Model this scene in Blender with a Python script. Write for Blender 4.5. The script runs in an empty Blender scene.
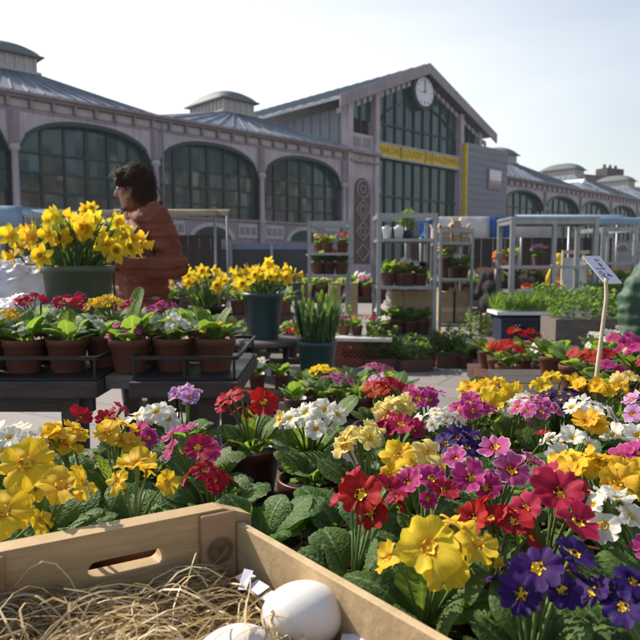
import bpy, math, random
from mathutils import Vector, Matrix, noise
V = Vector
PI = math.pi
R = random.Random(11)
scene = bpy.context.scene
COL = scene.collection

# ------------------------------------------------------------------ camera geometry used to survey the place
CAM_H, FOC = 1.1, 640.0
PITCH = math.atan(58 / FOC)
def ray(px, py):
    u, v = (px - 320) / FOC, -(py - 320) / FOC
    return V((u, math.cos(PITCH) + v * math.sin(PITCH), -math.sin(PITCH) + v * math.cos(PITCH)))
def atz(px, py, z):
    r = ray(px, py); t = (z - CAM_H) / r.z
    return V((r.x * t, r.y * t, z))
def aty(px, py, Y):
    r = ray(px, py); t = Y / r.y
    return V((r.x * t, Y, CAM_H + r.z * t))

# ------------------------------------------------------------------ objects
def tag(o, label, cat, group=None, kind=None):
    o['label'] = label
    o['category'] = cat
    if group: o['group'] = group
    if kind: o['kind'] = kind
    return o
def thing(name, label, cat, loc=(0, 0, 0), rz=0.0, group=None):
    o = bpy.data.objects.new(name, None)
    COL.objects.link(o)
    o.location = loc
    o.rotation_euler = (0, 0, rz)
    o.empty_display_size = 0.05
    return tag(o, label, cat, group)
def link(name, me, parent=None, mats=None):
    o = bpy.data.objects.new(name, me)
    COL.objects.link(o)
    if parent is not None: o.parent = parent
    if mats:
        for i, m in enumerate(mats):
            o.material_slots[i].link = 'OBJECT'
            o.material_slots[i].material = m
    return o
def copy_tree(o, parent=None):
    c = o.copy(); COL.objects.link(c)
    if parent is not None: c.parent = parent
    for ch in list(o.children): copy_tree(ch, c)
    return c

class MB:
    def __init__(s): s.v, s.f, s.m, s.uv, s.sm = [], [], [], [], []
    def face(s, idx, m=0, uv=None, smooth=False):
        s.f.append(tuple(idx)); s.m.append(m); s.uv.append(uv); s.sm.append(smooth)
    def hexa(s, p, m=0):
        """8 corners: bottom loop 0-3, top loop 4-7"""
        b = len(s.v); s.v += [tuple(q) for q in p]
        for q in ((3, 2, 1, 0), (4, 5, 6, 7), (0, 1, 5, 4), (1, 2, 6, 5), (2, 3, 7, 6), (3, 0, 4, 7)):
            s.face([b + i for i in q], m)
    def box(s, x0, y0, z0, x1, y1, z1, m=0):
        s.hexa([(x0, y0, z0), (x1, y0, z0), (x1, y1, z0), (x0, y1, z0), (x0, y0, z1), (x1, y0, z1), (x1, y1, z1), (x0, y1, z1)], m)
    def bar(s, p0, p1, w, h, m=0, up=(0, 0, 1)):
        p0, p1 = V(p0), V(p1); d = (p1 - p0).normalized(); u = V(up)
        if abs(d.dot(u)) > .95: u = V((0, 1, 0))
        a = d.cross(u).normalized() * w / 2; c = a.cross(d).normalized() * h / 2
        s.hexa([p0 - a - c, p0 + a - c, p1 + a - c, p1 - a - c, p0 - a + c, p0 + a + c, p1 + a + c, p1 - a + c], m)
    def tube(s, pts, rad, n=8, m=0, cap=True):
        pts = [V(p) for p in pts]
        if not isinstance(rad, (list, tuple)): rad = [rad] * len(pts)
        b = len(s.v); a = None
        for i, p in enumerate(pts):
            d = (pts[min(i + 1, len(pts) - 1)] - pts[max(i - 1, 0)])
            d = d.normalized() if d.length > 1e-9 else V((0, 0, 1))
            if a is None: a = d.orthogonal().normalized()
            a = (a - d * a.dot(d)); a = a.normalized() if a.length > 1e-6 else d.orthogonal().normalized()
            c = d.cross(a)
            for k in range(n):
                t = 2 * PI * k / n
                s.v.append(tuple(p + (a * math.cos(t) + c * math.sin(t)) * rad[i]))
        for i in range(len(pts) - 1):
            for k in range(n):
                k2 = (k + 1) % n
                s.face((b + i * n + k, b + i * n + k2, b + (i + 1) * n + k2, b + (i + 1) * n + k), m, None, True)
        if cap:
            s.face([b + k for k in range(n)][::-1], m); e = b + (len(pts) - 1) * n
            s.face([e + k for k in range(n)], m)
    def lathe(s, prof, n=24, m=0, c=(0, 0, 0), smooth=True, sx=1.0, sy=1.0):
        b = len(s.v)
        for r, z in prof:
            for k in range(n):
                t = 2 * PI * k / n
                s.v.append((c[0] + r * math.cos(t) * sx, c[1] + r * math.sin(t) * sy, c[2] + z))
        for i in range(len(prof) - 1):
            for k in range(n):
                k2 = (k + 1) % n
                s.face((b + i * n + k, b + i * n + k2, b + (i + 1) * n + k2, b + (i + 1) * n + k), m, None, smooth)
        s.face([b + k for k in range(n)][::-1], m)
        e = b + (len(prof) - 1) * n
        s.face([e + k for k in range(n)], m)
    def prism(s, poly, axis, a0, a1, m=0):
        """extrude a 2D polygon; axis 'y' -> poly is (x,z), 'x' -> (y,z), 'z' -> (x,y)"""
        def P(q, a): return {'y': (q[0], a, q[1]), 'x': (a, q[0], q[1]), 'z': (q[0], q[1], a)}[axis]
        b = len(s.v); n = len(poly)
        s.v += [P(q, a0) for q in poly] + [P(q, a1) for q in poly]
        s.face([b + i for i in range(n)], m); s.face([b + n + i for i in range(n)][::-1], m)
        for i in range(n):
            j = (i + 1) % n
            s.face((b + i, b + n + i, b + n + j, b + j), m)
    def grid(s, pts, uvs=None, m=0, smooth=True):
        b = len(s.v); nr, nc = len(pts), len(pts[0])
        for row in pts: s.v += [tuple(p) for p in row]
        for i in range(nr - 1):
            for j in range(nc - 1):
                q = ((i, j), (i, j + 1), (i + 1, j + 1), (i + 1, j))
                s.face([b + a * nc + c for a, c in q], m, [uvs[a][c] for a, c in q] if uvs else None, smooth)
    def ball(s, c, r, n=10, m=0):
        c = V(c); rr = r if isinstance(r, (tuple, list)) else (r, r, r)
        b = len(s.v); k = n // 2
        for i in range(k + 1):
            ph = PI * i / k
            for j in range(n):
                t = 2 * PI * j / n
                s.v.append((c.x + rr[0] * math.sin(ph) * math.cos(t), c.y + rr[1] * math.sin(ph) * math.sin(t), c.z - rr[2] * math.cos(ph)))
        for i in range(k):
            for j in range(n):
                j2 = (j + 1) % n
                s.face((b + i * n + j, b + i * n + j2, b + (i + 1) * n + j2, b + (i + 1) * n + j), m, None, True)
    def mesh(s, name, nmat=1):
        me = bpy.data.meshes.new(name)
        me.from_pydata(s.v, [], s.f)
        me.polygons.foreach_set('material_index', s.m)
        me.polygons.foreach_set('use_smooth', s.sm)
        if any(u is not None for u in s.uv):
            l = me.uv_layers.new(name='UVMap')
            flat = []
            for f, u in zip(s.f, s.uv):
                for k in range(len(f)): flat += list(u[k]) if u is not None else [0.0, 0.0]
            l.data.foreach_set('uv', flat)
        for _ in range(nmat): me.materials.append(None)
        me.update()
        return me
    def build(s, name, mats, parent=None, bevel=0.0):
        if not isinstance(mats, (list, tuple)): mats = [mats]
        me = s.mesh(name, 0)
        for m in mats: me.materials.append(m)
        o = link(name, me, parent)
        if bevel:
            b = o.modifiers.new('bevel', 'BEVEL'); b.width = bevel; b.segments = 2; b.limit_method = 'ANGLE'
        return o

# ------------------------------------------------------------------ materials
def nodes_of(name):
    m = bpy.data.materials.new(name); m.use_nodes = True
    nt = m.node_tree; nt.nodes.clear()
    out = nt.nodes.new('ShaderNodeOutputMaterial')
    return m, nt, out
def N(nt, typ, **kw):
    n = nt.nodes.new(typ)
    for k, v in kw.items():
        if k in n.inputs.keys(): n.inputs[k].default_value = v
        else: setattr(n, k, v)
    return n
def ramp(nt, fac, stops):
    r = nt.nodes.new('ShaderNodeValToRGB')
    e = r.color_ramp.elements
    while len(e) < len(stops): e.new(0.5)
    for i, (p, c) in enumerate(stops):
        e[i].position = p; e[i].color = (*c, 1) if len(c) == 3 else c
    nt.links.new(fac, r.inputs[0])
    return r
def sc(c, k): return tuple(min(1, x * k) for x in c)
def basic(name, c, rough=.6, metal=0.0, var=.25, scale=8.0, bump=0.0, bscale=None, spec=.4, stretch=None, second=None, trans=0.0):
    m, nt, out = nodes_of(name)
    tc = N(nt, 'ShaderNodeTexCoord')
    mp = N(nt, 'ShaderNodeMapping')
    nt.links.new(tc.outputs['Object'], mp.inputs[0])
    if stretch: mp.inputs['Scale'].default_value = stretch
    nz = N(nt, 'ShaderNodeTexNoise', Scale=scale, Detail=6.0, Roughness=.65)
    nt.links.new(mp.outputs[0], nz.inputs['Vector'])
    r = ramp(nt, nz.outputs['Fac'], [(.3, sc(c, 1 - var)), (.7, second if second else sc(c, 1 + var))])
    p = N(nt, 'ShaderNodeBsdfPrincipled', Roughness=rough, Metallic=metal)
    p.inputs['Specular IOR Level'].default_value = spec
    nt.links.new(r.outputs[0], p.inputs['Base Color'])
    if bump:
        nb = N(nt, 'ShaderNodeTexNoise', Scale=bscale or scale * 4, Detail=5.0)
        nt.links.new(mp.outputs[0], nb.inputs['Vector'])
        b = N(nt, 'ShaderNodeBump', Strength=bump, Distance=.01)
        nt.links.new(nb.outputs['Fac'], b.inputs['Height']); nt.links.new(b.outputs[0], p.inputs['Normal'])
    sh = p
    if trans:
        t = N(nt, 'ShaderNodeBsdfTranslucent'); nt.links.new(r.outputs[0], t.inputs[0])
        mx = N(nt, 'ShaderNodeMixShader'); mx.inputs[0].default_value = trans
        nt.links.new(p.outputs[0], mx.inputs[1]); nt.links.new(t.outputs[0], mx.inputs[2]); sh = mx
    nt.links.new(sh.outputs[0], out.inputs[0])
    return m

def petal_mat(name, c, edge=None, inner=None, tr=.42, trc=None):
    """petal: u across the petal, v from throat to rim; faint veins, a little shift from bloom to bloom"""
    m, nt, out = nodes_of(name)
    uv = N(nt, 'ShaderNodeUVMap')
    sep = N(nt, 'ShaderNodeSeparateXYZ'); nt.links.new(uv.outputs[0], sep.inputs[0])
    inner = inner or sc(c, .82); edge = edge or c
    r = ramp(nt, sep.outputs[1], [(.22, inner), (.45, c), (.86, c), (.97, edge)])
    mp = N(nt, 'ShaderNodeMapping'); mp.inputs['Scale'].default_value = (7, .9, 1)
    nt.links.new(uv.outputs[0], mp.inputs[0])
    wv = N(nt, 'ShaderNodeTexNoise', Scale=2.4, Detail=3.0)
    nt.links.new(mp.outputs[0], wv.inputs['Vector'])
    oi = N(nt, 'ShaderNodeObjectInfo')
    hs = N(nt, 'ShaderNodeHueSaturation')
    mr = N(nt, 'ShaderNodeMapRange'); mr.inputs[3].default_value = .488; mr.inputs[4].default_value = .512
    nt.links.new(oi.outputs['Random'], mr.inputs[0]); nt.links.new(mr.outputs[0], hs.inputs['Hue'])
    mv = N(nt, 'ShaderNodeMapRange'); mv.inputs[1].default_value = .3; mv.inputs[2].default_value = .7
    mv.inputs[3].default_value = .78; mv.inputs[4].default_value = 1.12
    nt.links.new(wv.outputs['Fac'], mv.inputs[0]); nt.links.new(mv.outputs[0], hs.inputs['Value'])
    nt.links.new(r.outputs[0], hs.inputs['Color'])
    p = N(nt, 'ShaderNodeBsdfPrincipled', Roughness=.62); p.inputs['Specular IOR Level'].default_value = .25
    bp = N(nt, 'ShaderNodeBump', Strength=.25, Distance=.001)
    nt.links.new(wv.outputs['Fac'], bp.inputs['Height']); nt.links.new(bp.outputs[0], p.inputs['Normal'])
    nt.links.new(hs.outputs[0], p.inputs['Base Color'])
    t = N(nt, 'ShaderNodeBsdfTranslucent'); nt.links.new(hs.outputs[0], t.inputs[0])
    mx = N(nt, 'ShaderNodeMixShader'); mx.inputs[0].default_value = tr
    nt.links.new(p.outputs[0], mx.inputs[1]); nt.links.new(t.outputs[0], mx.inputs[2])
    nt.links.new(mx.outputs[0], out.inputs[0])
    return m

def leaf_mat(name, c, vein, trc, tr=.38, rough=.56, crinkle=True):
    m, nt, out = nodes_of(name)
    uv = N(nt, 'ShaderNodeUVMap')
    sep = N(nt, 'ShaderNodeSeparateXYZ'); nt.links.new(uv.outputs[0], sep.inputs[0])
    ab = N(nt, 'ShaderNodeMath', operation='ABSOLUTE'); nt.links.new(sep.outputs[0], ab.inputs[0])
    # lateral veins: sin(2pi*(9v - 2.2|u|))
    a1 = N(nt, 'ShaderNodeMath', operation='MULTIPLY'); a1.inputs[1].default_value = 52.0; nt.links.new(sep.outputs[1], a1.inputs[0])
    a2 = N(nt, 'ShaderNodeMath', operation='MULTIPLY'); a2.inputs[1].default_value = -11.0; nt.links.new(ab.outputs[0], a2.inputs[0])
    a3 = N(nt, 'ShaderNodeMath', operation='ADD'); nt.links.new(a1.outputs[0], a3.inputs[0]); nt.links.new(a2.outputs[0], a3.inputs[1])
    nzv = N(nt, 'ShaderNodeTexNoise', Scale=5.0, Detail=2.0); nt.links.new(uv.outputs[0], nzv.inputs['Vector'])
    a4 = N(nt, 'ShaderNodeMath', operation='MULTIPLY_ADD'); a4.inputs[1].default_value = 5.0
    nt.links.new(nzv.outputs['Fac'], a4.inputs[0]); nt.links.new(a3.outputs[0], a4.inputs[2])
    sn = N(nt, 'ShaderNodeMath', operation='SINE'); nt.links.new(a4.outputs[0], sn.inputs[0])
    lat = ramp(nt, sn.outputs[0], [(.80, (0, 0, 0)), (.99, (.55, .55, .55))])
    mid = ramp(nt, ab.outputs[0], [(.03, (1, 1, 1)), (.12, (0, 0, 0))])
    mxv = N(nt, 'ShaderNodeMath', operation='MAXIMUM'); nt.links.new(lat.outputs[0], mxv.inputs[0]); nt.links.new(mid.outputs[0], mxv.inputs[1])
    tc = N(nt, 'ShaderNodeTexCoord')
    nz = N(nt, 'ShaderNodeTexNoise', Scale=18.0, Detail=4.0); nt.links.new(tc.outputs['Object'], nz.inputs['Vector'])
    base = ramp(nt, nz.outputs['Fac'], [(.3, sc(c, .7)), (.7, sc(c, 1.35))])
    oi = N(nt, 'ShaderNodeObjectInfo')
    hs = N(nt, 'ShaderNodeHueSaturation'); nt.links.new(base.outputs[0], hs.inputs['Color'])
    mr = N(nt, 'ShaderNodeMapRange'); mr.inputs[3].default_value = .475; mr.inputs[4].default_value = .515
    nt.links.new(oi.outputs['Random'], mr.inputs[0]); nt.links.new(mr.outputs[0], hs.inputs['Hue'])
    mixc = N(nt, 'ShaderNodeMix', data_type='RGBA'); nt.links.new(mxv.outputs[0], mixc.inputs[0])
    nt.links.new(hs.outputs[0], mixc.inputs[6]); mixc.inputs[7].default_value = (*vein, 1)
    p = N(nt, 'ShaderNodeBsdfPrincipled', Roughness=rough); p.inputs['Specular IOR Level'].default_value = .34
    nt.links.new(mixc.outputs[2], p.inputs['Base Color'])
    if crinkle:
        mp = N(nt, 'ShaderNodeMapping'); mp.inputs['Scale'].default_value = (5, 15, 1); nt.links.new(uv.outputs[0], mp.inputs[0])
        vo = N(nt, 'ShaderNodeTexVoronoi', Scale=1.6, feature='SMOOTH_F1'); nt.links.new(mp.outputs[0], vo.inputs['Vector'])
        su = N(nt, 'ShaderNodeMath', operation='ADD'); nt.links.new(vo.outputs['Distance'], su.inputs[0])
        nt.links.new(mxv.outputs[0], su.inputs[1])
        b = N(nt, 'ShaderNodeBump', Strength=.55, Distance=.0020, invert=True)
        nt.links.new(su.outputs[0], b.inputs['Height']); nt.links.new(b.outputs[0], p.inputs['Normal'])
    t = N(nt, 'ShaderNodeBsdfTranslucent')
    mt = N(nt, 'ShaderNodeMix', data_type='RGBA'); nt.links.new(mxv.outputs[0], mt.inputs[0])
    mt.inputs[6].default_value = (*trc, 1); mt.inputs[7].default_value = (*sc(trc, 1.5), 1)
    nt.links.new(mt.outputs[2], t.inputs[0])
    mx = N(nt, 'ShaderNodeMixShader'); mx.inputs[0].default_value = tr
    nt.links.new(p.outputs[0], mx.inputs[1]); nt.links.new(t.outputs[0], mx.inputs[2])
    nt.links.new(mx.outputs[0], out.inputs[0])
    return m

PET = {
    'yellow': petal_mat('petal_yellow', (.80, .55, .03), inner=(.72, .36, .02)),
    'gold': petal_mat('petal_gold', (.80, .48, .02), inner=(.68, .32, .02)),
    'pale': petal_mat('petal_pale_yellow', (.82, .66, .20), edge=(.82, .74, .42), inner=(.75, .50, .06)),
    'white': petal_mat('petal_white', (.80, .79, .72), inner=(.74, .68, .32)),
    'red': petal_mat('petal_red', (.42, .008, .012), inner=(.22, .004, .008), tr=.36),
    'crimson': petal_mat('petal_crimson', (.40, .010, .055), edge=(.46, .03, .10), inner=(.22, .003, .02), tr=.38),
    'magenta': petal_mat('petal_magenta', (.46, .030, .20), edge=(.62, .20, .40), inner=(.30, .01, .08)),
    'pink': petal_mat('petal_pink', (.52, .085, .30), edge=(.75, .48, .62), inner=(.36, .01, .10)),
    'lilac': petal_mat('petal_lilac', (.62, .30, .58), edge=(.78, .66, .78), inner=(.45, .08, .32)),
    'violet': petal_mat('petal_violet', (.040, .010, .125), inner=(.025, .005, .07), tr=.36),
    'navy': petal_mat('petal_navy', (.034, .009, .070), inner=(.02, .005, .04), tr=.3),
    'daff': petal_mat('petal_daffodil', (.86, .66, .04), inner=(.78, .55, .03), tr=.5),
}
M_EYE = basic('flower_eye', (.78, .50, .03), .7, var=.25, scale=90)
M_STEM = basic('flower_stem', (.16, .24, .07), .5, var=.25, scale=30, trans=.2)
M_LEAF = leaf_mat('primrose_leaf', (.070, .140, .036), (.16, .24, .08), (.30, .46, .05), tr=.44)
M_LEAFY = leaf_mat('primrose_leaf_young', (.09, .17, .035), (.22, .31, .09), (.34, .46, .05), tr=.5)
M_BLADE = leaf_mat('strap_leaf', (.035, .085, .035), (.05, .11, .045), (.14, .26, .04), tr=.3, crinkle=False)
M_HERB = leaf_mat('herb_leaf', (.06, .13, .025), (.09, .17, .04), (.26, .42, .05), tr=.45, crinkle=False)
M_POT = basic('brown_plastic_pot', (.085, .030, .020), .42, var=.2, scale=12, spec=.5)
M_TERRA = basic('terracotta_pot', (.135, .046, .028), .6, var=.25, scale=14, bump=.1)
M_SOIL = basic('potting_soil', (.022, .014, .010), .95, var=.5, scale=160, bump=.8, bscale=220)
M_DARKWOOD = basic('dark_weathered_wood', (.060, .048, .042), .8, var=.4, scale=9, bump=.3, stretch=(1, 6, 6))
M_GREYWOOD = basic('grey_weathered_wood', (.13, .11, .095), .8, var=.35, scale=9, bump=.3, stretch=(1, 6, 6))
M_BLACKRAIL = basic('black_painted_metal', (.018, .018, .022), .45, var=.3, scale=20)
M_STEEL = basic('galvanised_steel', (.30, .315, .33), .42, metal=.55, var=.2, scale=14)
M_GREENPOT = basic('green_plastic', (.085, .115, .070), .45, var=.12, scale=6)
M_BLUEPOT = basic('blue_green_plastic', (.032, .075, .085), .42, var=.12, scale=6)
M_CARD = basic('cardboard', (.40, .28, .17), .85, var=.2, scale=10)
M_WHITEP = basic('white_plastic', (.72, .72, .74), .4, var=.06, scale=8)
# ------------------------------------------------------------------ ground
def paving_mat():
    m, nt, out = nodes_of('market_paving')
    tc = N(nt, 'ShaderNodeTexCoord')
    mp = N(nt, 'ShaderNodeMapping'); mp.inputs['Rotation'].default_value = (0, 0, .5)
    nt.links.new(tc.outputs['Object'], mp.inputs[0])
    br = N(nt, 'ShaderNodeTexBrick', Scale=1.0); br.offset = .5
    br.inputs['Color1'].default_value = (.30, .265, .25, 1); br.inputs['Color2'].default_value = (.25, .225, .215, 1)
    br.inputs['Mortar'].default_value = (.17, .155, .15, 1); br.inputs['Mortar Size'].default_value = .012
    br.inputs['Brick Width'].default_value = .9; br.inputs['Row Height'].default_value = .5
    nt.links.new(mp.outputs[0], br.inputs['Vector'])
    nz = N(nt, 'ShaderNodeTexNoise', Scale=1.3, Detail=8.0, Roughness=.7); nt.links.new(tc.outputs['Object'], nz.inputs['Vector'])
    rr = ramp(nt, nz.outputs['Fac'], [(.3, (.72, .72, .72)), (.7, (1.0, 1.0, 1.0))])
    mu = N(nt, 'ShaderNodeMix', data_type='RGBA', blend_type='MULTIPLY'); mu.inputs[0].default_value = 1
    nt.links.new(br.outputs[0], mu.inputs[6]); nt.links.new(rr.outputs[0], mu.inputs[7])
    p = N(nt, 'ShaderNodeBsdfPrincipled', Roughness=.75); nt.links.new(mu.outputs[2], p.inputs['Base Color'])
    nb = N(nt, 'ShaderNodeTexNoise', Scale=60.0, Detail=4.0); nt.links.new(tc.outputs['Object'], nb.inputs['Vector'])
    b = N(nt, 'ShaderNodeBump', Strength=.25, Distance=.01); nt.links.new(nb.outputs['Fac'], b.inputs['Height']); nt.links.new(b.outputs[0], p.inputs['Normal'])
    nt.links.new(p.outputs[0], out.inputs[0])
    return m
g = MB(); g.v = [(-900, -600, 0), (900, -600, 0), (900, 1200, 0), (-900, 1200, 0)]; g.face((0, 1, 2, 3))
go = g.build('ground', paving_mat()); go['kind'] = 'structure'; go['label'] = 'pinkish grey paving of the market square'

# ------------------------------------------------------------------ market hall
def weathered(name, c):
    """old paint: broad patches, vertical rain streaks, rust specks"""
    m, nt, out = nodes_of(name)
    tc = N(nt, 'ShaderNodeTexCoord')
    n1 = N(nt, 'ShaderNodeTexNoise', Scale=.9, Detail=7.0, Roughness=.7); nt.links.new(tc.outputs['Object'], n1.inputs['Vector'])
    mp = N(nt, 'ShaderNodeMapping'); mp.inputs['Scale'].default_value = (7, 7, .5); nt.links.new(tc.outputs['Object'], mp.inputs[0])
    n2 = N(nt, 'ShaderNodeTexNoise', Scale=1.0, Detail=5.0, Roughness=.6); nt.links.new(mp.outputs[0], n2.inputs['Vector'])
    n3 = N(nt, 'ShaderNodeTexNoise', Scale=5.5, Detail=5.0, Roughness=.75); nt.links.new(tc.outputs['Object'], n3.inputs['Vector'])
    r1 = ramp(nt, n1.outputs['Fac'], [(.3, sc(c, .80)), (.7, sc(c, 1.12))])
    r2 = ramp(nt, n2.outputs['Fac'], [(.36, (.70, .68, .67)), (.55, (1, 1, 1))])
    r3 = ramp(nt, n3.outputs['Fac'], [(.64, (0, 0, 0)), (.72, (.7, .7, .7))])
    a = N(nt, 'ShaderNodeMix', data_type='RGBA', blend_type='MULTIPLY'); a.inputs[0].default_value = .75
    nt.links.new(r1.outputs[0], a.inputs[6]); nt.links.new(r2.outputs[0], a.inputs[7])
    b = N(nt, 'ShaderNodeMix', data_type='RGBA'); b.inputs[7].default_value = (.13, .075, .055, 1)
    nt.links.new(r3.outputs[0], b.inputs[0]); nt.links.new(a.outputs[2], b.inputs[6])
    p = N(nt, 'ShaderNodeBsdfPrincipled', Roughness=.65); nt.links.new(b.outputs[2], p.inputs['Base Color'])
    nt.links.new(p.outputs[0], out.inputs[0]); return m
M_MAUVE = weathered('mauve_grey_paint', (.50, .425, .465))
M_MAUVED = weathered('mauve_grey_trim', (.31, .26, .285))
M_PALE = basic('pale_frieze_panel', (.46, .43, .41), .7, var=.12, scale=2)
M_GREENM = basic('dark_green_metal', (.018, .045, .040), .5, var=.2, scale=2)
M_ZINC = basic('zinc_roof', (.17, .20, .245), .5, metal=.15, var=.38, scale=1.1, stretch=(1.6, .5, .5))
M_LEAD = basic('dull_lead_roof', (.13, .145, .15), .7, var=.15, scale=1.5)
M_GREYCLAD = basic('grey_cladding', (.22, .23, .26), .7, var=.12, scale=1.2, stretch=(.3, .3, 4))
M_YELLOW = basic('yellow_sign_paint', (.72, .50, .015), .6, var=.1, scale=1.5)
M_OCHRE = basic('ochre_lettering', (.20, .075, .015), .6, var=.1, scale=3)
M_RAIL = basic('pale_blue_rail', (.34, .37, .40), .6, var=.1, scale=2)
M_BROWNT = basic('brown_tile', (.12, .065, .055), .6, var=.3, scale=6)
def glass_mat():
    m, nt, out = nodes_of('green_hall_glass')
    uv = N(nt, 'ShaderNodeUVMap'); sep = N(nt, 'ShaderNodeSeparateXYZ'); nt.links.new(uv.outputs[0], sep.inputs[0])
    tc = N(nt, 'ShaderNodeTexCoord')
    nz = N(nt, 'ShaderNodeTexNoise', Scale=1.1, Detail=5.0, Roughness=.7); nt.links.new(tc.outputs['Object'], nz.inputs['Vector'])
    ad = N(nt, 'ShaderNodeMath', operation='MULTIPLY_ADD'); ad.inputs[1].default_value = .5; nt.links.new(sep.outputs[0], ad.inputs[0]); nt.links.new(nz.outputs['Fac'], ad.inputs[2])
    r = ramp(nt, ad.outputs[0], [(.35, (.016, .040, .038)), (.75, (.030, .068, .066)), (.95, (.055, .098, .098))])
    n2 = N(nt, 'ShaderNodeTexNoise', Scale=.9, Detail=2.0); nt.links.new(tc.outputs['Object'], n2.inputs['Vector'])
    b = N(nt, 'ShaderNodeBump', Strength=.10, Distance=.05); nt.links.new(n2.outputs['Fac'], b.inputs['Height'])
    rr = ramp(nt, nz.outputs['Fac'], [(.4, (.03, .03, .03)), (.75, (.22, .22, .22))])
    p = N(nt, 'ShaderNodeBsdfPrincipled'); p.inputs['Specular IOR Level'].default_value = .55
    nt.links.new(rr.outputs[0], p.inputs['Roughness'])
    nt.links.new(r.outputs[0], p.inputs['Base Color']); nt.links.new(b.outputs[0], p.inputs['Normal'])
    nt.links.new(p.outputs[0], out.inputs[0])
    return m
RG = random.Random(77)
def pane(mb, x0, x1, z0, za, zb, y):
    """one pane: bottom edge z0, top edge za..zb, set in its frame a hair out of true"""
    if max(za, zb) - z0 < .04: return
    t1, t2 = RG.gauss(0, .006), RG.gauss(0, .008); k = len(mb.v); q = (RG.random(), .5)
    mb.v += [(x0, y - t1 - t2, z0), (x1, y + t1 - t2, z0), (x1, y + t1 + t2, zb), (x0, y - t1 + t2, za)]
    mb.face((k, k + 1, k + 2, k + 3), 0, [q] * 4)
M_GLASS = glass_mat()
BA = V((-11.25, 22.5, 0)); BANG = math.atan2(.686, .728)
hall = thing('market_hall', 'long mauve iron market hall with green glazed arches, clock gable and zinc roofs', 'market hall', BA, BANG)
ZC, ZS, ZA = 7.0, 5.05, 6.25       # cornice top, arch springing, arch crown

def arch_z(x, a): return ZS + (ZA - ZS) * max(0.0, 1 - abs(x / a) ** 2.3) ** .5
def bay(t0, t1):
    """one arched bay between two iron columns"""
    c, a = (t0 + t1) / 2, (t1 - t0) / 2 - .17
    n = 20
    xs = [-a + 2 * a * i / n for i in range(n + 1)]
    b = MB()
    for i in range(n):
        za, zb = arch_z(xs[i], a), arch_z(xs[i + 1], a)
        x0, x1 = c + xs[i], c + xs[i + 1]
        b.hexa([(x0, 0, za), (x1, 0, zb), (x1, .3, zb), (x0, .3, za), (x0, 0, 6.4), (x1, 0, 6.4), (x1, .3, 6.4), (x0, .3, 6.4)])
        b.hexa([(x0, -.05, za - .10), (x1, -.05, zb - .10), (x1, .2, zb - .10), (x0, .2, za - .10), (x0, -.05, za + .06), (x1, -.05, zb + .06), (x1, .2, zb + .06), (x0, .2, za + .06)], 1)
    b.build('arch', [M_MAUVE, M_GREENM], hall)
    # glazing
    w = MB()
    zs_ = [2.95, 3.65, 4.35, 5.05, 9]
    cuts = [-a + 2 * a * i / 12 for i in range(13)]
    for x0, x1 in zip(cuts[:-1], cuts[1:]):
        for z0, z1 in zip(zs_[:-1], zs_[1:]):
            pane(w, c + x0, c + x1, z0, min(z1, arch_z(x0, a) + .03), min(z1, arch_z(x1, a) + .03), .342)
    wo = w.build('window', M_GLASS, hall)
    f = MB()
    nm = 6
    for i in range(1, nm):
        x = -a + 2 * a * i / nm
        wd = .045 if i != 3 else .08
        f.box(c + x - wd, .27, 2.95, c + x + wd, .335, arch_z(x, a))
    for z in (3.65, 4.35, 5.05):
        f.box(c - a, .285, z - .035, c + a, .333, z + .035)
    f.build('frame', M_GREENM, wo)
    # plinth with white framed panels and a low green arch
    p = MB(); p.box(t0 + .17, .03, 0, t1 - .17, .4, 2.95)
    p.box(t0 + .17, -.05, 2.95, t1 - .17, .34, 3.05)
    p.build('plinth', M_MAUVED, hall)
    for s in (-1, 1):
        q = MB()
        xc = c + s * (a - .62)
        q.box(xc - .55, -.02, 2.2, xc + .55, .028, 2.85, 0)
        for k in (-1, 0, 1): q.box(xc + k * .34 - .13, -.035, 2.36, xc + k * .34 + .13, -.022, 2.7, 1)
        q.build('plinth_panel', [M_PALE, M_MAUVED], hall)
    v = MB()
    pts = [(c + (a - 1.35) * math.cos(PI * i / 14), 2.1 + .75 * math.sin(PI * i / 14)) for i in range(15)]
    v.prism(pts, 'y', -.03, .027, 0)
    pts2 = [(c + (a - 1.6) * math.cos(PI * i / 14), 2.12 + .55 * math.sin(PI * i / 14)) for i in range(15)]
    v.prism(pts2, 'y', -.045, -.032, 1)
    v.build('vent_arch', [M_PALE, M_GREENM], hall)
def column(t, top=6.4):
    b = MB()
    b.lathe([(.17, 0), (.17, 2.95), (.20, 3.0), (.13, 3.1), (.115, 4.95), (.13, 4.98)], 14, 0, (t, -.06, 0))
    b.build('column', M_MAUVE, hall)
    k = MB()
    k.lathe([(.13, 4.98), (.15, 5.0), (.2, 5.1), (.2, 5.16), (.16, 5.2), (.16, 5.24)], 14, 0, (t, -.06, 0))
    k.build('capital', M_PALE, hall)
    s = MB(); s.box(t - .168, -.11, 5.245, t + .168, .3, 6.398); s.box(t - .1, -.15, 5.3, t + .1, -.112, 6.395)
    s.build('pilaster', M_MAUVED, hall)
def downpipe(t):
    b = MB(); b.tube([(t, -.16, 6.85), (t, -.2, 6.4), (t, -.2, .2)], .045, 8); b.build('downpipe', M_ZINC, hall)
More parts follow.
